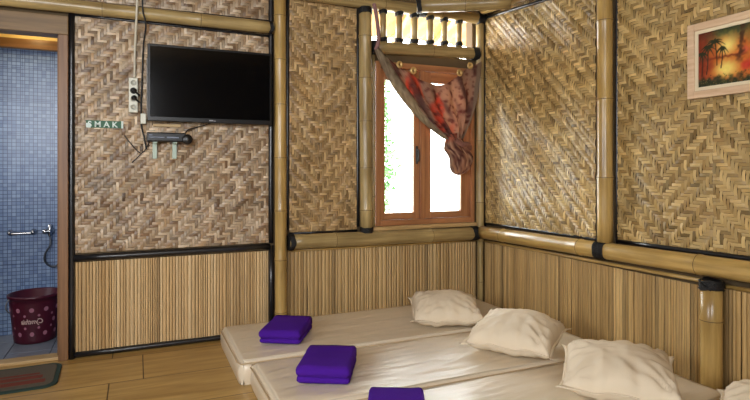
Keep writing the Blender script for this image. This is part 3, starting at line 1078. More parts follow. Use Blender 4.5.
st = empty('sticker', (-0.193, 3.974, 1.497), label='green and white lettered sticker on the woven panel', cat='sticker')
bm = bmesh.new(); box(bm, -0.11, 0.11, 0, 0.003, 0, 0.048, 0.0); link('backing_sheet', bm, M['green'], st)
RX = Matrix.Rotation(radians(90), 4, 'X')
text_mesh('lettering', 'S M A K', 0.052, M['sticker_white'], st, Matrix.Translation((-0.012, -0.0008, 0.006)) @ RX)
for (xa, xb, zb) in ((-0.11, -0.083, 0.03), (0.098, 0.11, 0.048)):
    bm = bmesh.new(); box(bm, xa, xb, -0.001, 0.0005, 0, zb, 0.0); link('white_edge', bm, M['sticker_white'], st)

# ------------------------------------------------------------------ picture
pic = empty('framed_picture', (XW - 0.036, 1.722, 1.604), label='framed tropical sunset painting with palms on the right wall', cat='picture')
pic.rotation_euler = (0, radians(0), 0)
PW, PH, PB = 0.575, 0.402, 0.040
bm = bmesh.new()
for (y0, y1, z0, z1) in ((-PW / 2, -PW / 2 + PB, 0, PH), (PW / 2 - PB, PW / 2, 0, PH), (-PW / 2 + PB, PW / 2 - PB, 0, PB), (-PW / 2 + PB, PW / 2 - PB, PH - PB, PH)):
    box(bm, -0.018, 0.008, y0, y1, z0, z1, 0.005, 2)
link('frame', bm, M['frame_pink'], pic)
bm = bmesh.new()
q = PB + 0.018
for (y0, y1, z0, z1) in ((-PW / 2 + PB, -PW / 2 + q, PB, PH - PB), (PW / 2 - q, PW / 2 - PB, PB, PH - PB), (-PW / 2 + q, PW / 2 - q, PB, q), (-PW / 2 + q, PW / 2 - q, PH - q, PH - PB)):
    box(bm, -0.010, 0.004, y0, y1, z0, z1, 0.001, 1)
link('inner_slip', bm, M['cream'], pic)
# canvas
NX, NZ = 150, 96
cv = [[None] * NX for _ in range(NZ)]
def sm(a, b, x):
    t = min(1, max(0, (x - a) / (b - a))); return t * t * (3 - 2 * t)
def mc(a, b, t): return [a[k] + (b[k] - a[k]) * t for k in range(3)]
for j in range(NZ):
    for i in range(NX):
        u, v = i / (NX - 1) * 1.25, j / (NZ - 1)     # u left to right, v bottom to top
        n1 = noise.noise(Vector((u * 9, v * 7, 1))); n2 = noise.noise(Vector((u * 22, v * 16, 5)))
        c = mc([205, 110, 40], [110, 110, 60], sm(0.62, 1.0, v + n1 * 0.1))
        c = mc(c, [58, 66, 38], sm(0.85, 1.0, v + 0.1 * n2))
        c = mc(c, [120, 34, 20], sm(0.34, 0.05, u + n1 * 0.08) * 0.75)
        c = mc(c, [255, 232, 130], sm(0.22, 0.0, sqrt((u - 0.42) ** 2 + ((v - 0.68) * 0.8) ** 2) + 0.03 * n2))
        c = mc(c, [250, 226, 120], sm(0.19, 0.02, sqrt(((u - 0.40) * 0.75) ** 2 + ((v - 0.27) * 0.75) ** 2) + 0.03 * n2))
        c = mc(c, [120, 46, 24], sm(0.05, 0.0, abs(v - 0.49 + 0.03 * n2)) * sm(0.75, 0.6, u) * 0.8)
        if u > 0.5:
            c = mc(c, [196, 40, 40], sm(0.12, 0.0, sqrt((u - 0.70) ** 2 + (v - 0.28) ** 2) + 0.05 * n1) * 0.95)
            c = mc(c, [214, 96, 70], sm(0.09, 0.0, sqrt((u - 0.66) ** 2 + (v - 0.56) ** 2) + 0.05 * n2) * 0.9)
            c = mc(c, [70, 40, 24], sm(0.06, 0.0, abs(u - 0.60 - 0.1 * (v - 0.6)) + 0.05 * n2) * sm(0.3, 0.45, v) * 0.8)
            c = mc(c, [120, 60, 30], sm(0.8, 1.0, u) * 0.8)
        c = mc(c, [38, 44, 22], sm(0.22, 0.06, v + 0.10 * n1 + 0.07 * n2 + 0.1 * abs(u - 0.2)))
        cv[j][i] = [x + 14 * n2 for x in c]
def dab(u, v, r, col, al=1.0):
    ci, cj = u / 1.25 * (NX - 1), v * (NZ - 1); R = r * NX
    for j in range(max(0, int(cj - R - 1)), min(NZ, int(cj + R + 2))):
        for i in range(max(0, int(ci - R - 1)), min(NX, int(ci + R + 2))):
            d = sqrt((i - ci) ** 2 + (j - cj) ** 2)
            if d < R + 0.5: cv[j][i] = mc(cv[j][i], col, al * min(1, R + 0.5 - d))
rp_ = random.Random(5)
for (bx, by, tx, ty, fl) in ((0.27, 0.36, 0.24, 0.80, 0.15), (0.12, 0.22, 0.14, 0.72, 0.13), (0.33, 0.30, 0.345, 0.66, 0.09), (0.05, 0.2, 0.05, 0.62, 0.10), (1.0, 0.3, 1.05, 0.8, 0.14)):
    for k in range(60):
        t = k / 59; dab(bx + (tx - bx) * t + 0.01 * sin(3 * t), by + (ty - by) * t, 0.005, [46, 28, 18])
    for a in range(9):
        an = a / 9 * 2 * pi + rp_.uniform(-0.2, 0.2)
        for k in range(30):
            t = k / 29
            dab(tx + fl * t * cos(an), ty + (fl * t * sin(an) * 0.9 - 0.10 * t * t), 0.010 * (1 - t * 0.8), [34, 44, 22], 0.85)
for k in range(260):
    u = rp_.random() * 1.25; v = rp_.random() ** 2 * 0.2
    dab(u, v, 0.006, rp_.choice([[30, 40, 20], [104, 110, 60], [60, 70, 34], [150, 120, 60]]), 0.8)
ix0, ix1, iz0, iz1 = PW / 2 - q, -PW / 2 + q, q, PH - q
me = bpy.data.meshes.new('painting')
vs, fs, cc = [], [], []
for j in range(NZ):
    for i in range(NX):
        vs.append((-0.004, ix0 + (ix1 - ix0) * i / (NX - 1), iz0 + (iz1 - iz0) * j / (NZ - 1)))
for j in range(NZ - 1):
    for i in range(NX - 1):
        a = j * NX + i
        fs.append((a, a + NX, a + NX + 1, a + 1))
b0 = len(vs)
for v in ((0.006, ix0, iz0), (0.006, ix1, iz0), (0.006, ix1, iz1), (0.006, ix0, iz1)): vs.append(v)
fs.append((b0, b0 + 1, b0 + 2, b0 + 3))
me.from_pydata(vs, [], fs)
ca = me.color_attributes.new('Col', 'FLOAT_COLOR', 'POINT')
fl_ = []
for j in range(NZ):
    for i in range(NX):
        fl_ += list(lin(*[min(255, max(0, x)) for x in cv[j][i]]))
fl_ += [0.2, 0.15, 0.1, 1] * 4
ca.data.foreach_set('color', fl_)
me.materials.append(M['attr'])
po_ = bpy.data.objects.new('painting', me); COL.objects.link(po_); po_.parent = pic

# ------------------------------------------------------------------ curtain knotted in front of the window
YC = 3.872
ct = empty('curtain', (2.2, YC, 1.5), label='red patterned batik curtain knotted in front of the window', cat='curtain')
def lerp_pts(P, t):
    t = min(0.9999, max(0, t)) * (len(P) - 1); k = int(t); f = t - k
    p0 = P[max(k - 1, 0)]; p1 = P[k]; p2 = P[k + 1]; p3 = P[min(k + 2, len(P) - 1)]
    g = lambda a, b, c, d: 0.5 * (2 * b + (c - a) * f + (2 * a - 5 * b + 4 * c - d) * f * f + (3 * b - a - 3 * c + d) * f ** 3)
    return (g(p0[0], p1[0], p2[0], p3[0]), g(p0[1], p1[1], p2[1], p3[1]))
LEFT = [(1.715, 2.165), (1.80, 2.03), (1.90, 1.89), (2.05, 1.72), (2.20, 1.585), (2.36, 1.47)]
RIGHT = [(2.70, 2.15), (2.68, 1.98), (2.645, 1.80), (2.58, 1.63), (2.50, 1.48)]
TOP = [(1.715, 2.165), (1.88, 2.065), (2.03, 1.99), (2.17, 1.935), (2.31, 1.925), (2.42, 1.975), (2.55, 2.07), (2.70, 2.15)]
NU, NV = 72, 44
grid, cols_ = [], []
for j in range(NV + 1):
    v = j / NV
    row = []
    for i in range(NU + 1):
        u = i / NU
        lx, lz = lerp_pts(LEFT, v); rx, rz = lerp_pts(RIGHT, v)
        tx, tz = lerp_pts(TOP, u)
        bx, bz = LEFT[-1][0] + (RIGHT[-1][0] - LEFT[-1][0]) * u, LEFT[-1][1] + (RIGHT[-1][1] - LEFT[-1][1]) * u
        # Coons patch
        cx0 = (1 - u) * LEFT[0][0] + u * RIGHT[0][0]; cz0 = (1 - u) * LEFT[0][1] + u * RIGHT[0][1]
        x = (1 - u) * lx + u * rx + (1 - v) * tx + v * bx - ((1 - v) * cx0 + v * bx)
        z = (1 - u) * lz + u * rz + (1 - v) * tz + v * bz - ((1 - v) * cz0 + v * bz)
        w = u * 8.5 + 0.9 * noise.noise(Vector((u * 3, v * 2, 7)))
        amp = 0.010 + 0.020 * min(1, v * 1.4)
        y = -amp * sin(w * 2 * pi * (0.62)) - 0.008 * noise.noise(Vector((u * 11, v * 7, 2))) - 0.035 * sin(pi * u) * v
        row.append(Vector((x - 2.2, y, z - 1.5)))
        # batik colour
        n1 = noise.noise(Vector((x * 9, z * 5, 3))); n2 = noise.noise(Vector((x * 26, z * 26, 8))); n3 = noise.noise(Vector((x * 55, z * 55, 1)))
        c = [184, 146, 122]
        c = mc(c, [206, 92, 68], sm(0.0, 0.35, n1 * 1.3 + 0.22 - 2.0 * abs((u - 0.24) - 0.30 * v)) * 0.9)
        c = mc(c, [112, 62, 56], sm(0.05, 0.35, n2 + 0.3 * n3) * 0.85)
        c = mc(c, [92, 58, 56], sm(-0.05, 0.2, noise.noise(Vector((x * 14 + z * 6, z * 3, 11))) - 0.05) * 0.7)
        c = mc(c, [150, 124, 104], sm(0.2, 0.35, n3) * 0.4)
        if u < 0.085: c = mc([184, 168, 142], [140, 122, 98], sm(-0.2, 0.3, n2))
        if u > 0.955: c = [150, 128, 108]
        cols_.append(lin(*c))
    grid.append(row)


def grid_mesh(name, grid, mats, parent, cols=None, thick=0.0, closed=False):
    me = bpy.data.meshes.new(name)
    R, C = len(grid), len(grid[0])
    vs = [tuple(p) for r in grid for p in r]
    fs = []
    for i in range(R - 1):
        for j in range(C if closed else C - 1):
            k = (j + 1) % C
            fs.append((i * C + j, i * C + k, (i + 1) * C + k, (i + 1) * C + j))
    me.from_pydata(vs, [], fs)
    if cols:
        ca = me.color_attributes.new('Col', 'FLOAT_COLOR', 'POINT')
        ca.data.foreach_set('color', [c for q_ in cols for c in q_])
    me.materials.append(mats)
    for p in me.polygons: p.use_smooth = True
    o = bpy.data.objects.new(name, me); COL.objects.link(o)
    if parent: o.parent = parent
    if thick:
        s = o.modifiers.new('thickness', 'SOLIDIFY'); s.thickness = thick
    return o


grid_mesh('cloth', grid, M['cloth'], ct, cols_, 0.002)
# folded pale lining along the left edge
g2, c2 = [], []
for j in range(31):
    v = j / 30
    lx, lz = lerp_pts(LEFT, v); 
    wd = 0.045 + 0.045 * sin(pi * min(1, v * 1.1)) if v < 0.95 else 0.03
    row = []
    for k in range(9):
        s = k / 8
        row.append(Vector((lx - 2.2 + wd * (0.5 - s) * 0.9, -0.022 - 0.014 * sin(pi * s) - 0.035 * 0, lz - 1.5 + wd * (0.5 - s) * 0.6)))
        n2 = noise.noise(Vector((lx * 30, s * 8, 8)))
        c2.append(lin(*mc([186, 170, 144], [136, 118, 96], sm(-0.3, 0.4, n2 + 0.5 * (s - 0.5)))))
    g2.append(row)
grid_mesh('folded_hem', g2, M['cloth'], ct, c2, 0.003)
# knot and hanging tail
g3, c3 = [], []
prof = [(2.42, 1.52, 0.058), (2.43, 1.485, 0.066), (2.435, 1.45, 0.075), (2.45, 1.41, 0.090), (2.475, 1.37, 0.098), (2.50, 1.335, 0.094), (2.505, 1.30, 0.086), (2.50, 1.26, 0.078), (2.495, 1.23, 0.068), (2.485, 1.20, 0.05), (2.478, 1.182, 0.026), (2.475, 1.176, 0.004)]
for (x, z, r) in prof:
    x -= 0.022; r *= 1.18 if z < 1.47 else 1.0
    row = []
    for k in range(40):
        a = 2 * pi * k / 40
        rr = r * (1 + 0.13 * sin(6 * a + 9 * z) + 0.22 * noise.noise(Vector((cos(a) * 1.6, sin(a) * 1.6, z * 16))))
        row.append(Vector((x - 2.2 + rr * cos(a), -0.02 + 0.55 * rr * sin(a), z - 1.5 + 0.2 * rr * cos(a) * (1 if z > 1.4 else -0.3))))
        n1 = noise.noise(Vector((cos(a) * 3, z * 30, sin(a) * 3))); n2 = noise.noise(Vector((cos(a) * 8, z * 60, sin(a) * 8)))
        c = mc([168, 130, 106], [84, 52, 50], sm(-0.12, 0.18, n1)); c = mc(c, [214, 190, 160], sm(0.05, 0.3, n2) * 0.6)
        if z > 1.47: c = mc(c, [196, 84, 62], 0.5)
        c3.append(lin(*c))
    g3.append(row)
grid_mesh('knot', g3, M['cloth'], ct, c3, closed=True)
bm = bmesh.new()
tube(bm, [(2.40 - 2.2, -0.075, 1.465 - 1.5), (2.45 - 2.2, -0.10, 1.43 - 1.5), (2.51 - 2.2, -0.09, 1.43 - 1.5), (2.555 - 2.2, -0.05, 1.40 - 1.5)], 0.022, 10)
me_c = link('knot_loop', bm, plain('brownish_batik', lin(132, 88, 74), 0.9, var=0.5, bscale=40), ct, True)
for (x, z) in ((1.906, 2.055), (2.03, 2.018), (2.464, 2.03), (2.568, 2.098)):
    bm = bmesh.new()
    T4 = Matrix.Translation((x - 2.2, -0.036, z - 1.5)) @ Matrix.Rotation(radians(90), 4, 'X')
    lathe(bm, [(0.010, -0.006), (0.026, -0.006), (0.030, 0.0), (0.026, 0.006), (0.019, 0.009), (0.012, 0.006), (0.010, -0.006)], 20, cap=True, M4=T4)
    link('eyelet', bm, M['brass'], ct, True)
bm = bmesh.new()
tube(bm, [(1.715 - 2.2, 0.0, 0.665), (1.72 - 2.2, -0.04, 0.74), (1.715 - 2.2, -0.02, 0.90), (1.70 - 2.2, 0.0, 1.02)], 0.016, 8)
link('hanging_end', bm, plain('purplish_batik', lin(146, 110, 108), 0.9, var=0.4, bscale=60), ct, True)

# ------------------------------------------------------------------ mattresses
def wr(p, s):
    return noise.noise(Vector((p[0] * s[0], p[1] * s[1], s[2])))


def mattress(x0, x1, y0, y1, h, label, seed, amp=1.0):
    root = empty('mattress', ((x0 + x1) / 2, (y0 + y1) / 2, 0), label=label, cat='mattress', group='mattresses side by side on the floor')
    W, D = x1 - x0, y1 - y0
    NXm, NYm = 110, 44
    r = 0.028
    rows = []
    # cross section in local v wraps: bottom edge, side, top, side
    def prof(n, size):
        out = []
        for k in range(5): out.append((-size / 2, 0.002 + (h - r - 0.002) * k / 4, 0))
        for k in range(1, 5):
            a = pi / 2 * k / 5; out.append((-size / 2 + r - r * cos(a), h - r + r * sin(a), 0.5))
        for k in range(n + 1): out.append((-size / 2 + r + (size - 2 * r) * k / n, h, 1))
        for k in range(4, 0, -1):
            a = pi / 2 * k / 5; out.append((size / 2 - r + r * cos(a), h - r + r * sin(a), 0.5))
        for k in range(4, -1, -1): out.append((size / 2, 0.002 + (h - r - 0.002) * k / 4, 0))
        return out
    px, py = prof(NXm, W), prof(NYm, D)
    for (ly, hy, ky) in py:
        row = []
        for (lx, hx, kx) in px:
            z = min(hx, hy)
            x, y = lx, ly
            # shrink so both profiles agree on side faces
            top = (kx == 1 and ky == 1)
            wx, wy = x0 + W / 2 + x, y0 + D / 2 + y
            ex = min(W / 2 - abs(x), D / 2 - abs(y))
            k = min(1, max(0, ex / 0.08))
            d = 0
            if z > h - r:
                n1 = wr((wx, wy), (1.3, 9, seed)); n2 = wr((wx, wy), (3.2, 26, seed + 5)); n3 = wr((wx, wy), (2, 2, seed + 9))
                ridge = (1 - abs(wr((wx + 0.35 * wy, wy - 0.12 * wx), (1.6, 15, seed + 2))) * 3.0)
                d = amp * (0.004 * n1 + 0.0016 * n2 + 0.006 * n3 + 0.0045 * max(0, ridge) ** 2) * (0.25 + 0.75 * k)
                d -= 0.012 * (1 - k) * (1 - k) * 0.6
            side = 0.006 * wr((wx * 3 + wy * 3, z * 14), (1, 1, seed + 4)) * (1 if z < h - 0.01 else 0.3)
            bul = 0.010 * sin(pi * min(1, z / h))
            sx = 1 if x > 0 else -1; sy = 1 if y > 0 else -1
            if abs(x) > W / 2 - r: x += sx * (side + bul - 0.014)
            if abs(y) > D / 2 - r: y += sy * (side + bul - 0.014)
            row.append(Vector((x, y, z + d)))
        rows.append(row)
    me = bpy.data.meshes.new('sheet')
    R, C = len(rows), len(rows[0])
    # discard the corner blocks where both profiles run down the side: collapse onto a rounded corner
    for i in range(R):
        for j in range(C):
            hx, hy = px[j][1], py[i][1]
            if hx < h - r and hy < h - r:
                rows[i][j].z = min(hx, hy)
            # round the plan corner
            ax, ay = abs(rows[i][j].x) - (W / 2 - 0.05), abs(rows[i][j].y) - (D / 2 - 0.05)
            if ax > 0 and ay > 0:
                l = sqrt(ax * ax + ay * ay)
                m = max(ax, ay)
                f = m / l
                rows[i][j].x = (1 if rows[i][j].x > 0 else -1) * (W / 2 - 0.05 + ax * f)
                rows[i][j].y = (1 if rows[i][j].y > 0 else -1) * (D / 2 - 0.05 + ay * f)
    vs = [tuple(p) for rw in rows for p in rw]
    fs = []
    for i in range(R - 1):
        for j in range(C - 1):
            fs.append((i * C + j, i * C + j + 1, (i + 1) * C + j + 1, (i + 1) * C + j))
    me.from_pydata(vs, [], fs)
    for p in me.polygons: p.use_smooth = True
    me.materials.append(M['sheet'])
    o = bpy.data.objects.new('sheet', me); COL.objects.link(o); o.parent = root
    # foam core
    bm = bmesh.new(); box(bm, -W / 2 + 0.03, W / 2 - 0.03, -D / 2 + 0.03, D / 2 - 0.03, 0, h - 0.02, 0.01)
    link('foam_core', bm, M['foam_edge'], root)
    # seam piping just under the top edge
    bm = bmesh.new()
    z = h - 0.016
    a, b = W / 2 - 0.003, D / 2 - 0.003
    pts = []
    for (cx_, cy_, a0) in ((a - 0.05, b - 0.05, 0), (-a + 0.05, b - 0.05, 90), (-a + 0.05, -b + 0.05, 180), (a - 0.05, -b + 0.05, 270)):
        for t in (0, 45, 90):
            an = radians(a0 + t); pts.append((cx_ + 0.05 * cos(an), cy_ + 0.05 * sin(an), z + 0.003 * sin(an * 3)))
    pts.append(pts[0])
    tube(bm, pts, 0.0035, 6, straight=True)
    link('seam_piping', bm, M['piping'], root, True)
    return root


HM = 0.14
mattress(0.520, 2.64, 3.078, 3.86, HM, 'cream mattress nearest the back wall, under the first towel', 3, 0.8)
mattress(0.575, 2.645, 2.377, 3.07, HM, 'cream mattress in the middle, under the bright purple towel', 17, 1.2)
mattress(0.56, 2.64, 1.66, 2.37, HM, 'cream mattress in the foreground, under the lowest purple towel', 31, 1.2)
mattress(0.56, 2.64, 0.95, 1.652, HM, 'cream mattress at the lower right edge, under the nearest pillow', 45, 1.0)


# ------------------------------------------------------------------ pillows
def pillow(cx, cy, z, rz, a, b, T, label, seed, tilt=(0, 0)):
    root = empty('pillow', (cx, cy, z), rz, label, 'pillow', 'cream pillows on the mattresses')
    root.rotation_euler = (tilt[0], tilt[1], rz)
    N = 44
    bm = bmesh.new()
    top, bot = [], []
    def pt(u, v, sgn):
        # outline pinched between the corners
        x = a * u * (1 - 0.03 * (1 - v * v)) ; y = b * v * (1 - 0.03 * (1 - u * u))
        e = max(0.0, (1 - u ** 2)) ** 0.62 * max(0.0, (1 - v ** 2)) ** 0.62
        e = e ** 0.62
        h = T * e
        # wrinkles radiating from the corners and edges
        an = math.atan2(abs(v) - 1.05, abs(u) - 1.05)
        rad = sqrt((abs(u) - 1) ** 2 + (abs(v) - 1) ** 2)
        w = sin(an * 17 + seed + (3 if u > 0 else 0) + (5 if v > 0 else 0)) * math.exp(-rad * 1.9) * 0.013
        eu = sin(u * 15 + 3 * noise.noise(Vector((u * 3, v, seed)))) * math.exp(-(1 - abs(v)) * 4) * 0.011
        ev = sin(v * 15 + 3 * noise.noise(Vector((u, v * 3, seed + 2)))) * math.exp(-(1 - abs(u)) * 4) * 0.011
        n = 0.012 * noise.noise(Vector((u * 1.8 + seed, v * 1.8, sgn * 2))) + 0.006 * noise.noise(Vector((u * 5 + seed, v * 5, sgn)))
        h += (w + eu + ev + n) * min(1, e * 3)
        if sgn < 0: h = h * 0.6
        # flange edge
        zz = 0.006 * sin(u * 7 + seed) * (abs(v) ** 6) + 0.006 * sin(v * 6 + seed) * (abs(u) ** 6)
        return Vector((x, y, sgn * h + zz))
    gt = [[bm.verts.new(pt(-1 + 2 * i / N, -1 + 2 * j / N, 1)) for i in range(N + 1)] for j in range(N + 1)]
    gb = [[(gt[j][i] if i in (0, N) or j in (0, N) else bm.verts.new(pt(-1 + 2 * i / N, -1 + 2 * j / N, -1))) for i in range(N + 1)] for j in range(N + 1)]
    for j in range(N):
        for i in range(N):
            bm.faces.new((gt[j][i], gt[j][i + 1], gt[j + 1][i + 1], gt[j + 1][i]))
            bm.faces.new((gb[j][i], gb[j + 1][i], gb[j + 1][i + 1], gb[j][i + 1]))
    rim = [gt[0][i].co.copy() for i in range(N)] + [gt[j][N].co.copy() for j in range(N)] + [gt[N][N - i].co.copy() for i in range(N)] + [gt[N - j][0].co.copy() for j in range(N)]
    link('pillowcase', bm, M['pillow'], root, True)
    # stitched flange around the edge
    bm = bmesh.new()
    ring = []
    n = len(rim)
    for k, p in enumerate(rim):
        d = Vector((p.x, p.y, 0)).normalized()
        corner = (abs(p.x) / a) ** 8 * (abs(p.y) / b) ** 8
        wv = 0.004 * sin(k * 0.7 + seed)
        o_ = p + d * (0.010 + 0.030 * corner) + Vector((0, 0, wv))
        ring.append((p + Vector((0, 0, 0.003)) - d * 0.006, o_ + Vector((0, 0, 0.002)), o_ - Vector((0, 0, 0.002)), p - Vector((0, 0, 0.003)) - d * 0.006))
    vv = [[bm.verts.new(c) for c in r_] for r_ in ring]
    for k in range(n):
        m_ = (k + 1) % n
        for t in range(4):
            s = (t + 1) % 4
            bm.faces.new((vv[k][t], vv[k][s], vv[m_][s], vv[m_][t]))
    bmesh.ops.recalc_face_normals(bm, faces=bm.faces)
    link('flange', bm, M['pillow'], root, True)
    return root


pillow(2.02, 3.33, HM + 0.080, radians(-25), 0.235, 0.235, 0.122, 'cream pillow farthest back, against the back wall', 1, (radians(5), 0))
pillow(2.09, 2.625, HM + 0.090, radians(-54), 0.24, 0.23, 0.138, 'plump cream pillow in the middle of the row', 4, (radians(4), radians(0)))
pillow(2.13, 1.915, HM + 0.095, radians(-46), 0.245, 0.24, 0.13, 'cream pillow in front of the right wall slats, third from the back', 8, (radians(4), 0))
pillow(2.33, 1.27, HM + 0.090, radians(-60), 0.235, 0.235, 0.13, 'cream pillow cut off at the lower right corner', 12, (0, 0))


# ------------------------------------------------------------------ towels
def towel(cx, cy, rz, w, l, t, label, seed):
    root = empty('folded_towel', (cx, cy, HM + 0.009), rz, label, 'towel', 'folded purple towels')
    # outer fold: a C shaped section extruded over the width, its fold facing the camera (-Y)
    def sect(y0, y1, z0, z1, n=8):
        P = []
        r = (z1 - z0) / 2; zc = (z0 + z1) / 2
        for k in range(12): P.append((y1 - (y1 - y0 - r) * k / 12, z1))
        for k in range(n + 1):
            a = pi / 2 + pi * k / n; P.append((y0 + r + r * cos(a), zc + r * sin(a)))
        for k in range(1, 13): P.append((y0 + r + (y1 - y0 - r) * k / 12, z0))
        return P
    def body(name, y0, y1, z0, z1, wx, sd):
        bm = bmesh.new()
        P = sect(y0, y1, z0, z1)
        K = 26
        rings = []
        for i in range(K + 1):
            s = i / K
            x = -wx / 2 + wx * s
            e = min(1, min(s, 1 - s) * wx / 0.02)
            rr = sqrt(max(0, 1 - (1 - e) ** 2))
            ring = []
            zc = (z0 + z1) / 2
            for (y, z) in P:
                zz = zc + (z - zc) * (0.55 + 0.45 * rr)
                yy = y + 0.006 * (1 - rr) * (1 if y < 0 else -1)
                d = 0.006 * noise.noise(Vector((x * 9, y * 9, sd + z * 10)))
                ring.append(bm.verts.new(Vector((x + 0.004 * noise.noise(Vector((y * 12, z * 30, sd))), yy, max(0.0005, zz + d * (1 if z > zc else 0.1))))))
            rings.append(ring)
        n = len(P)
        for i in range(K):
            for k in range(n):
                m_ = (k + 1) % n
                bm.faces.new((rings[i][k], rings[i + 1][k], rings[i + 1][m_], rings[i][m_]))
        bm.faces.new(rings[0]); bm.faces.new(list(reversed(rings[-1])))
        bmesh.ops.recalc_face_normals(bm, faces=bm.faces)
        return link(name, bm, M['purple'], root, True)
    body('lower_fold', -l / 2 + 0.008, l / 2, 0.0, t * 0.36, w * 0.98, seed)
    body('upper_fold', -l / 2, l / 2 - 0.006, t * 0.31, t, w, seed + 3)
    return root


towel(0.885, 3.42, radians(-30), 0.262, 0.35, 0.085, 'dark purple folded towel lying farthest back', 1)
towel(0.925, 2.715, radians(-28), 0.272, 0.345, 0.09, 'bright purple folded towel in the middle', 2)
towel(1.005, 2.055, radians(-26), 0.245, 0.33, 0.09, 'purple folded towel nearest, cut off by the lower edge', 3)

# ------------------------------------------------------------------ door mat
mt = empty('door_mat', (-0.72, 3.70, 0), radians(2), 'worn grey door mat with green border before the bathroom door', 'mat')
def rrect(bm, x0, x1, y0, y1, z0, z1, r):
    pts = []
    for (cx_, cy_, a0) in ((x1 - r, y1 - r, 0), (x0 + r, y1 - r, 90), (x0 + r, y0 + r, 180), (x1 - r, y0 + r, 270)):
        for k in range(7):
            a = radians(a0 + 15 * k); pts.append((cx_ + r * cos(a), cy_ + r * sin(a)))
    lo = [bm.verts.new((p[0], p[1], z0)) for p in pts]; hi = [bm.verts.new((p[0], p[1], z1)) for p in pts]
    n = len(pts)
    for i in range(n): bm.faces.new((lo[i], lo[(i + 1) % n], hi[(i + 1) % n], hi[i]))
    bm.faces.new(hi); bm.faces.new(list(reversed(lo)))
bm = bmesh.new(); rrect(bm, -0.30, 0.30, -0.205, 0.205, 0.0, 0.010, 0.07); link('green_border', bm, plain('dark_green_binding', lin(40, 62, 56), 0.9, bump=0.5, bscale=200), mt)
bm = bmesh.new(); rrect(bm, -0.275, 0.275, -0.18, 0.18, 0.008, 0.013, 0.055); link('mat_field', bm, plain('grey_mat_pile', lin(100, 92, 78), 0.95, bump=0.8, bscale=200, var=0.25), mt)
bm = bmesh.new()
for k, (y0, y1) in enumerate(((-0.13, -0.075), (-0.05, 0.0), (0.02, 0.045))):
    rrect(bm, -0.24, 0.235 - 0.02 * k, y0, y1, 0.012, 0.0145, 0.012)
link('red_stripes', bm, plain('faded_red_pile', lin(126, 58, 44), 0.95, bump=0.8, bscale=200, var=0.3), mt)

# ------------------------------------------------------------------ bucket
bx_, by_ = -0.685, 4.66
bk_ = empty('bucket', (bx_, by_, BF), label='maroon plastic bucket with pale dots on the bathroom floor', cat='bucket')
R0, R1, HB = 0.134, 0.170, 0.345
bm = bmesh.new()
prof = [(R0 - 0.01, 0.0), (R0, 0.006), (R0 + 0.003, 0.03)] + [(R0 + 0.003 + (R1 - R0 - 0.006) * k / 8, 0.03 + (HB - 0.05) * k / 8) for k in range(1, 9)] + [(R1 + 0.006, HB - 0.02), (R1 + 0.008, HB), (R1, HB + 0.003), (R1 - 0.008, HB - 0.004), (R0 - 0.002, 0.02), (0.01, 0.014)]
lathe(bm, prof, 48)
bucket_body = link('body', bm, M['maroon'], bk_, True)
def on_bucket(a, z, off=0.0012):
    r = R0 + 0.003 + (R1 - R0 - 0.006) * (z - 0.03) / (HB - 0.05) + off
    return Vector((r * sin(a), -r * cos(a), z))
cam_a = math.atan2(0 - bx_, by_)   # direction of the viewer seen from the bucket
dots = []
for z, n, off in ((0.25, 11, 0.0), (0.21, 11, 0.5), (0.12, 11, 0.5), (0.075, 11, 0.0)):
    for k in range(n):
        dots.append((2 * pi * (k + off) / n, z, 0.0165 if z in (0.25, 0.075) else 0.0095))
for k in range(5):
    dots.append((cam_a + radians(48 + 30 * k), 0.165, 0.016))
for (a, z, r) in dots:
    c = [on_bucket(a + r / 0.17 * cos(2 * pi * t / 12), z + r * sin(2 * pi * t / 12)) for t in range(12)]
    bm = bmesh.new()
    bm.faces.new([bm.verts.new(p) for p in c])
    link('dot', bm, M['dot'], bucket_body)
text_mesh('lettering', 'Cynthia', 0.05, M['print_cream'], bk_, None, 0.0004, 0.3,
          bend=lambda c: on_bucket(cam_a + (-c.x) / 0.17 - 0.12, 0.152 + c.y, 0.0016 + c.z))
bm = bmesh.new()
hp = []
for k in range(13):
    a = pi * k / 12
    hp.append(((R1 + 0.01) * cos(a), -(R1 + 0.015) * sin(a) * 0.72, HB - 0.02 - 0.16 * sin(a)))
Rz = Matrix.Rotation(radians(205) + cam_a, 3, 'Z')
tube(bm, [Rz @ Vector((p[0], p[1] * 1.4, p[2])) for p in hp], 0.0045, 8)
link('handle', bm, M['grey_plastic'], bk_, True)

# ------------------------------------------------------------------ bathroom fittings
tb = empty('towel_bar', (-0.80, bb, 0.745), label='short chrome bar on the blue mosaic wall', cat='towel bar')
for sx in (-0.075, 0.075):
    bm = bmesh.new()
    lathe(bm, [(0.024, 0), (0.024, 0.008), (0.012, 0.014), (0.011, 0.05), (0.015, 0.055), (0.002, 0.058)], 14, M4=Matrix.Translation((sx, 0, 0)) @ Matrix.Rotation(radians(90), 4, 'X'))
    link('wall_knob', bm, M['chrome'], tb, True)
bm = bmesh.new(); tube(bm, [(-0.075, -0.045, -0.004), (0, -0.045, -0.004), (0.075, -0.045, -0.004)], 0.011, 10); link('bar', bm, M['chrome'], tb, True)
fc = empty('shower_tap', (-0.612, bb, 0.748), label='chrome shower tap with hose beside the door jamb', cat='tap')
bm = bmesh.new()
RXm = Matrix.Rotation(radians(90), 4, 'X')
lathe(bm, [(0.03, 0), (0.03, 0.006), (0.016, 0.012), (0.016, 0.075), (0.002, 0.08)], 14, M4=RXm)
lathe(bm, [(0.012, -0.035), (0.014, -0.03), (0.014, 0.05), (0.009, 0.055)], 12, M4=Matrix.Translation((0, -0.05, 0)))
link('tap_body', bm, M['chrome'], fc, True)
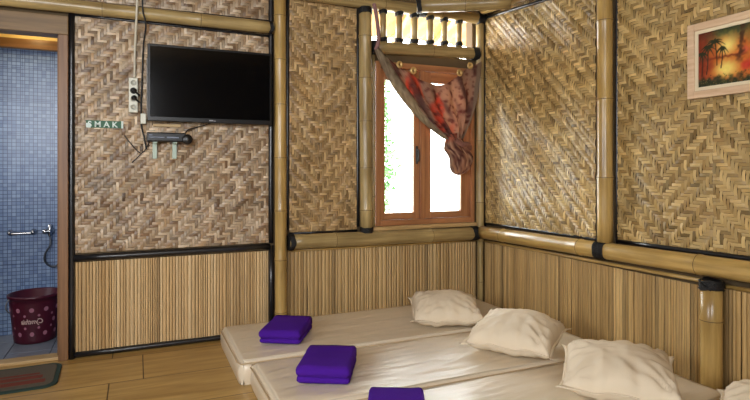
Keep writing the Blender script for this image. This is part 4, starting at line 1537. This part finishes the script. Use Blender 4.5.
bm = bmesh.new(); lathe(bm, [(0.012, 0), (0.02, 0.01), (0.02, 0.03), (0.004, 0.035)], 12, M4=Matrix.Translation((-0.015, -0.05, 0)) @ Matrix.Rotation(radians(-90), 4, 'Y')); link('tap_lever', bm, M['chrome'], fc, True)
bm = bmesh.new(); tube(bm, [(0, -0.05, -0.035), (0.005, -0.06, -0.10), (-0.03, -0.06, -0.17), (-0.03, -0.055, -0.23), (0.01, -0.05, -0.27), (0.06, -0.05, -0.25), (0.10, -0.05, -0.1), (0.13, -0.05, 0.15), (0.13, -0.05, 0.42), (0.13, -0.045, 0.46)], 0.0075, 8); link('hose', bm, plain('dark_hose', lin(60, 64, 72), 0.35, 0.5), fc, True)
bm = bmesh.new(); lathe(bm, [(0.014, 0), (0.016, 0.08), (0.04, 0.11), (0.042, 0.125), (0.01, 0.13)], 16, M4=Matrix.Translation((0.13, -0.045, 0.44)) @ Matrix.Rotation(radians(35), 4, 'X')); link('shower_head', bm, M['chrome'], fc, True)

# ------------------------------------------------------------------ outside the window
boxes([(-12, 16, 4.95, 24, -0.5, -0.4)], 'ground_outside', plain('pale_yard_concrete', lin(214, 210, 200), 0.9, var=0.1, bscale=3))
bm = bmesh.new()
box(bm, -1, 14, 12, 12.3, -0.4, 2.6)
struct('wall_yard', bm, plain('whitewashed_wall', lin(240, 238, 232), 0.9, var=0.05, bscale=2))
# eave over the window: translucent sheet on rafters
bm = bmesh.new()
Z0, Z1 = 2.86, 2.66
for i in range(60):
    x = 1.0 + 2.6 * i / 60
def corr(i): return 0.012 * sin(i * 1.3)
g = []
for (y, z) in ((4.105, Z0), (4.6, (Z0 + Z1) / 2 + 0.0), (5.3, Z1)):
    g.append([Vector((1.0 + 2.8 * i / 80, y, z + corr(i))) for i in range(81)])
eave = grid_mesh('roof_sheet_outside', g, translucent_mat('translucent_roof_sheet', lin(164, 128, 70), 0.5), None, None, 0.004)
eave['kind'] = 'structure'
for k, x in enumerate((1.25, 1.75, 2.25, 2.75, 3.25)):
    bm = bmesh.new()
    vs_ = []
    for (y, z) in ((4.105, Z0 - 0.085), (5.3, Z1 - 0.085)):
        for (dx, dz) in ((-0.02, 0), (0.02, 0), (0.02, 0.065), (-0.02, 0.065)):
            vs_.append(bm.verts.new((x + dx + (y - 4.1) * 0.25, y, z + dz)))
    for f in ((0, 1, 2, 3), (7, 6, 5, 4), (0, 4, 5, 1), (1, 5, 6, 2), (2, 6, 7, 3), (3, 7, 4, 0)):
        bm.faces.new([vs_[i] for i in f])
    o = link('trim_%d' % (30 + k), bm, plain('orange_rafter', lin(176, 112, 52), 0.6))
    o['kind'] = 'structure'


def shrub(x, y, z, w, h, label, seed, col):
    rnd = random.Random(seed)
    root = empty('shrub', (x, y, z), label=label, cat='shrub')
    vs, fs = [], []
    for k in range(1600):
        t = rnd.random(); a = rnd.random() * 2 * pi; r = w * sqrt(rnd.random()) * (0.45 + 0.55 * sin(pi * min(1, t + 0.12)))
        c = Vector((r * cos(a), r * sin(a), 0.2 * h + 0.8 * h * t))
        d = Vector((rnd.uniform(-1, 1), rnd.uniform(-1, 1), rnd.uniform(-0.6, 0.8))).normalized()
        e = d.cross(Vector((rnd.uniform(-1, 1), rnd.uniform(-1, 1), 1))).normalized()
        s = rnd.uniform(0.05, 0.10)
        b0 = len(vs)
        vs += [c, c + d * s + e * s * 0.35, c + d * s * 2.2, c + d * s - e * s * 0.35]
        fs.append((b0, b0 + 1, b0 + 2, b0 + 3))
    me = bpy.data.meshes.new('leaves'); me.from_pydata([tuple(v) for v in vs], [], fs); me.materials.append(col)
    o = bpy.data.objects.new('leaves', me); COL.objects.link(o); o.parent = root
    bm = bmesh.new()
    for k in range(5):
        a = k * 1.26
        tube(bm, [(0.03 * cos(a), 0.03 * sin(a), 0), (w * 0.25 * cos(a), w * 0.25 * sin(a), h * 0.4), (w * 0.4 * cos(a), w * 0.4 * sin(a), h * 0.8)], 0.02, 6)
    link('stem', bm, plain('shrub_bark', lin(110, 90, 70), 0.9), root, True)


leaf = plain('pale_green_leaves', lin(66, 110, 52), 0.6)
leaf2 = plain('mid_green_leaves', lin(58, 96, 46), 0.6)
shrub(4.02, 9.0, -0.4, 0.35, 3.4, 'pale green bush outside, seen through left window pane', 3, leaf)
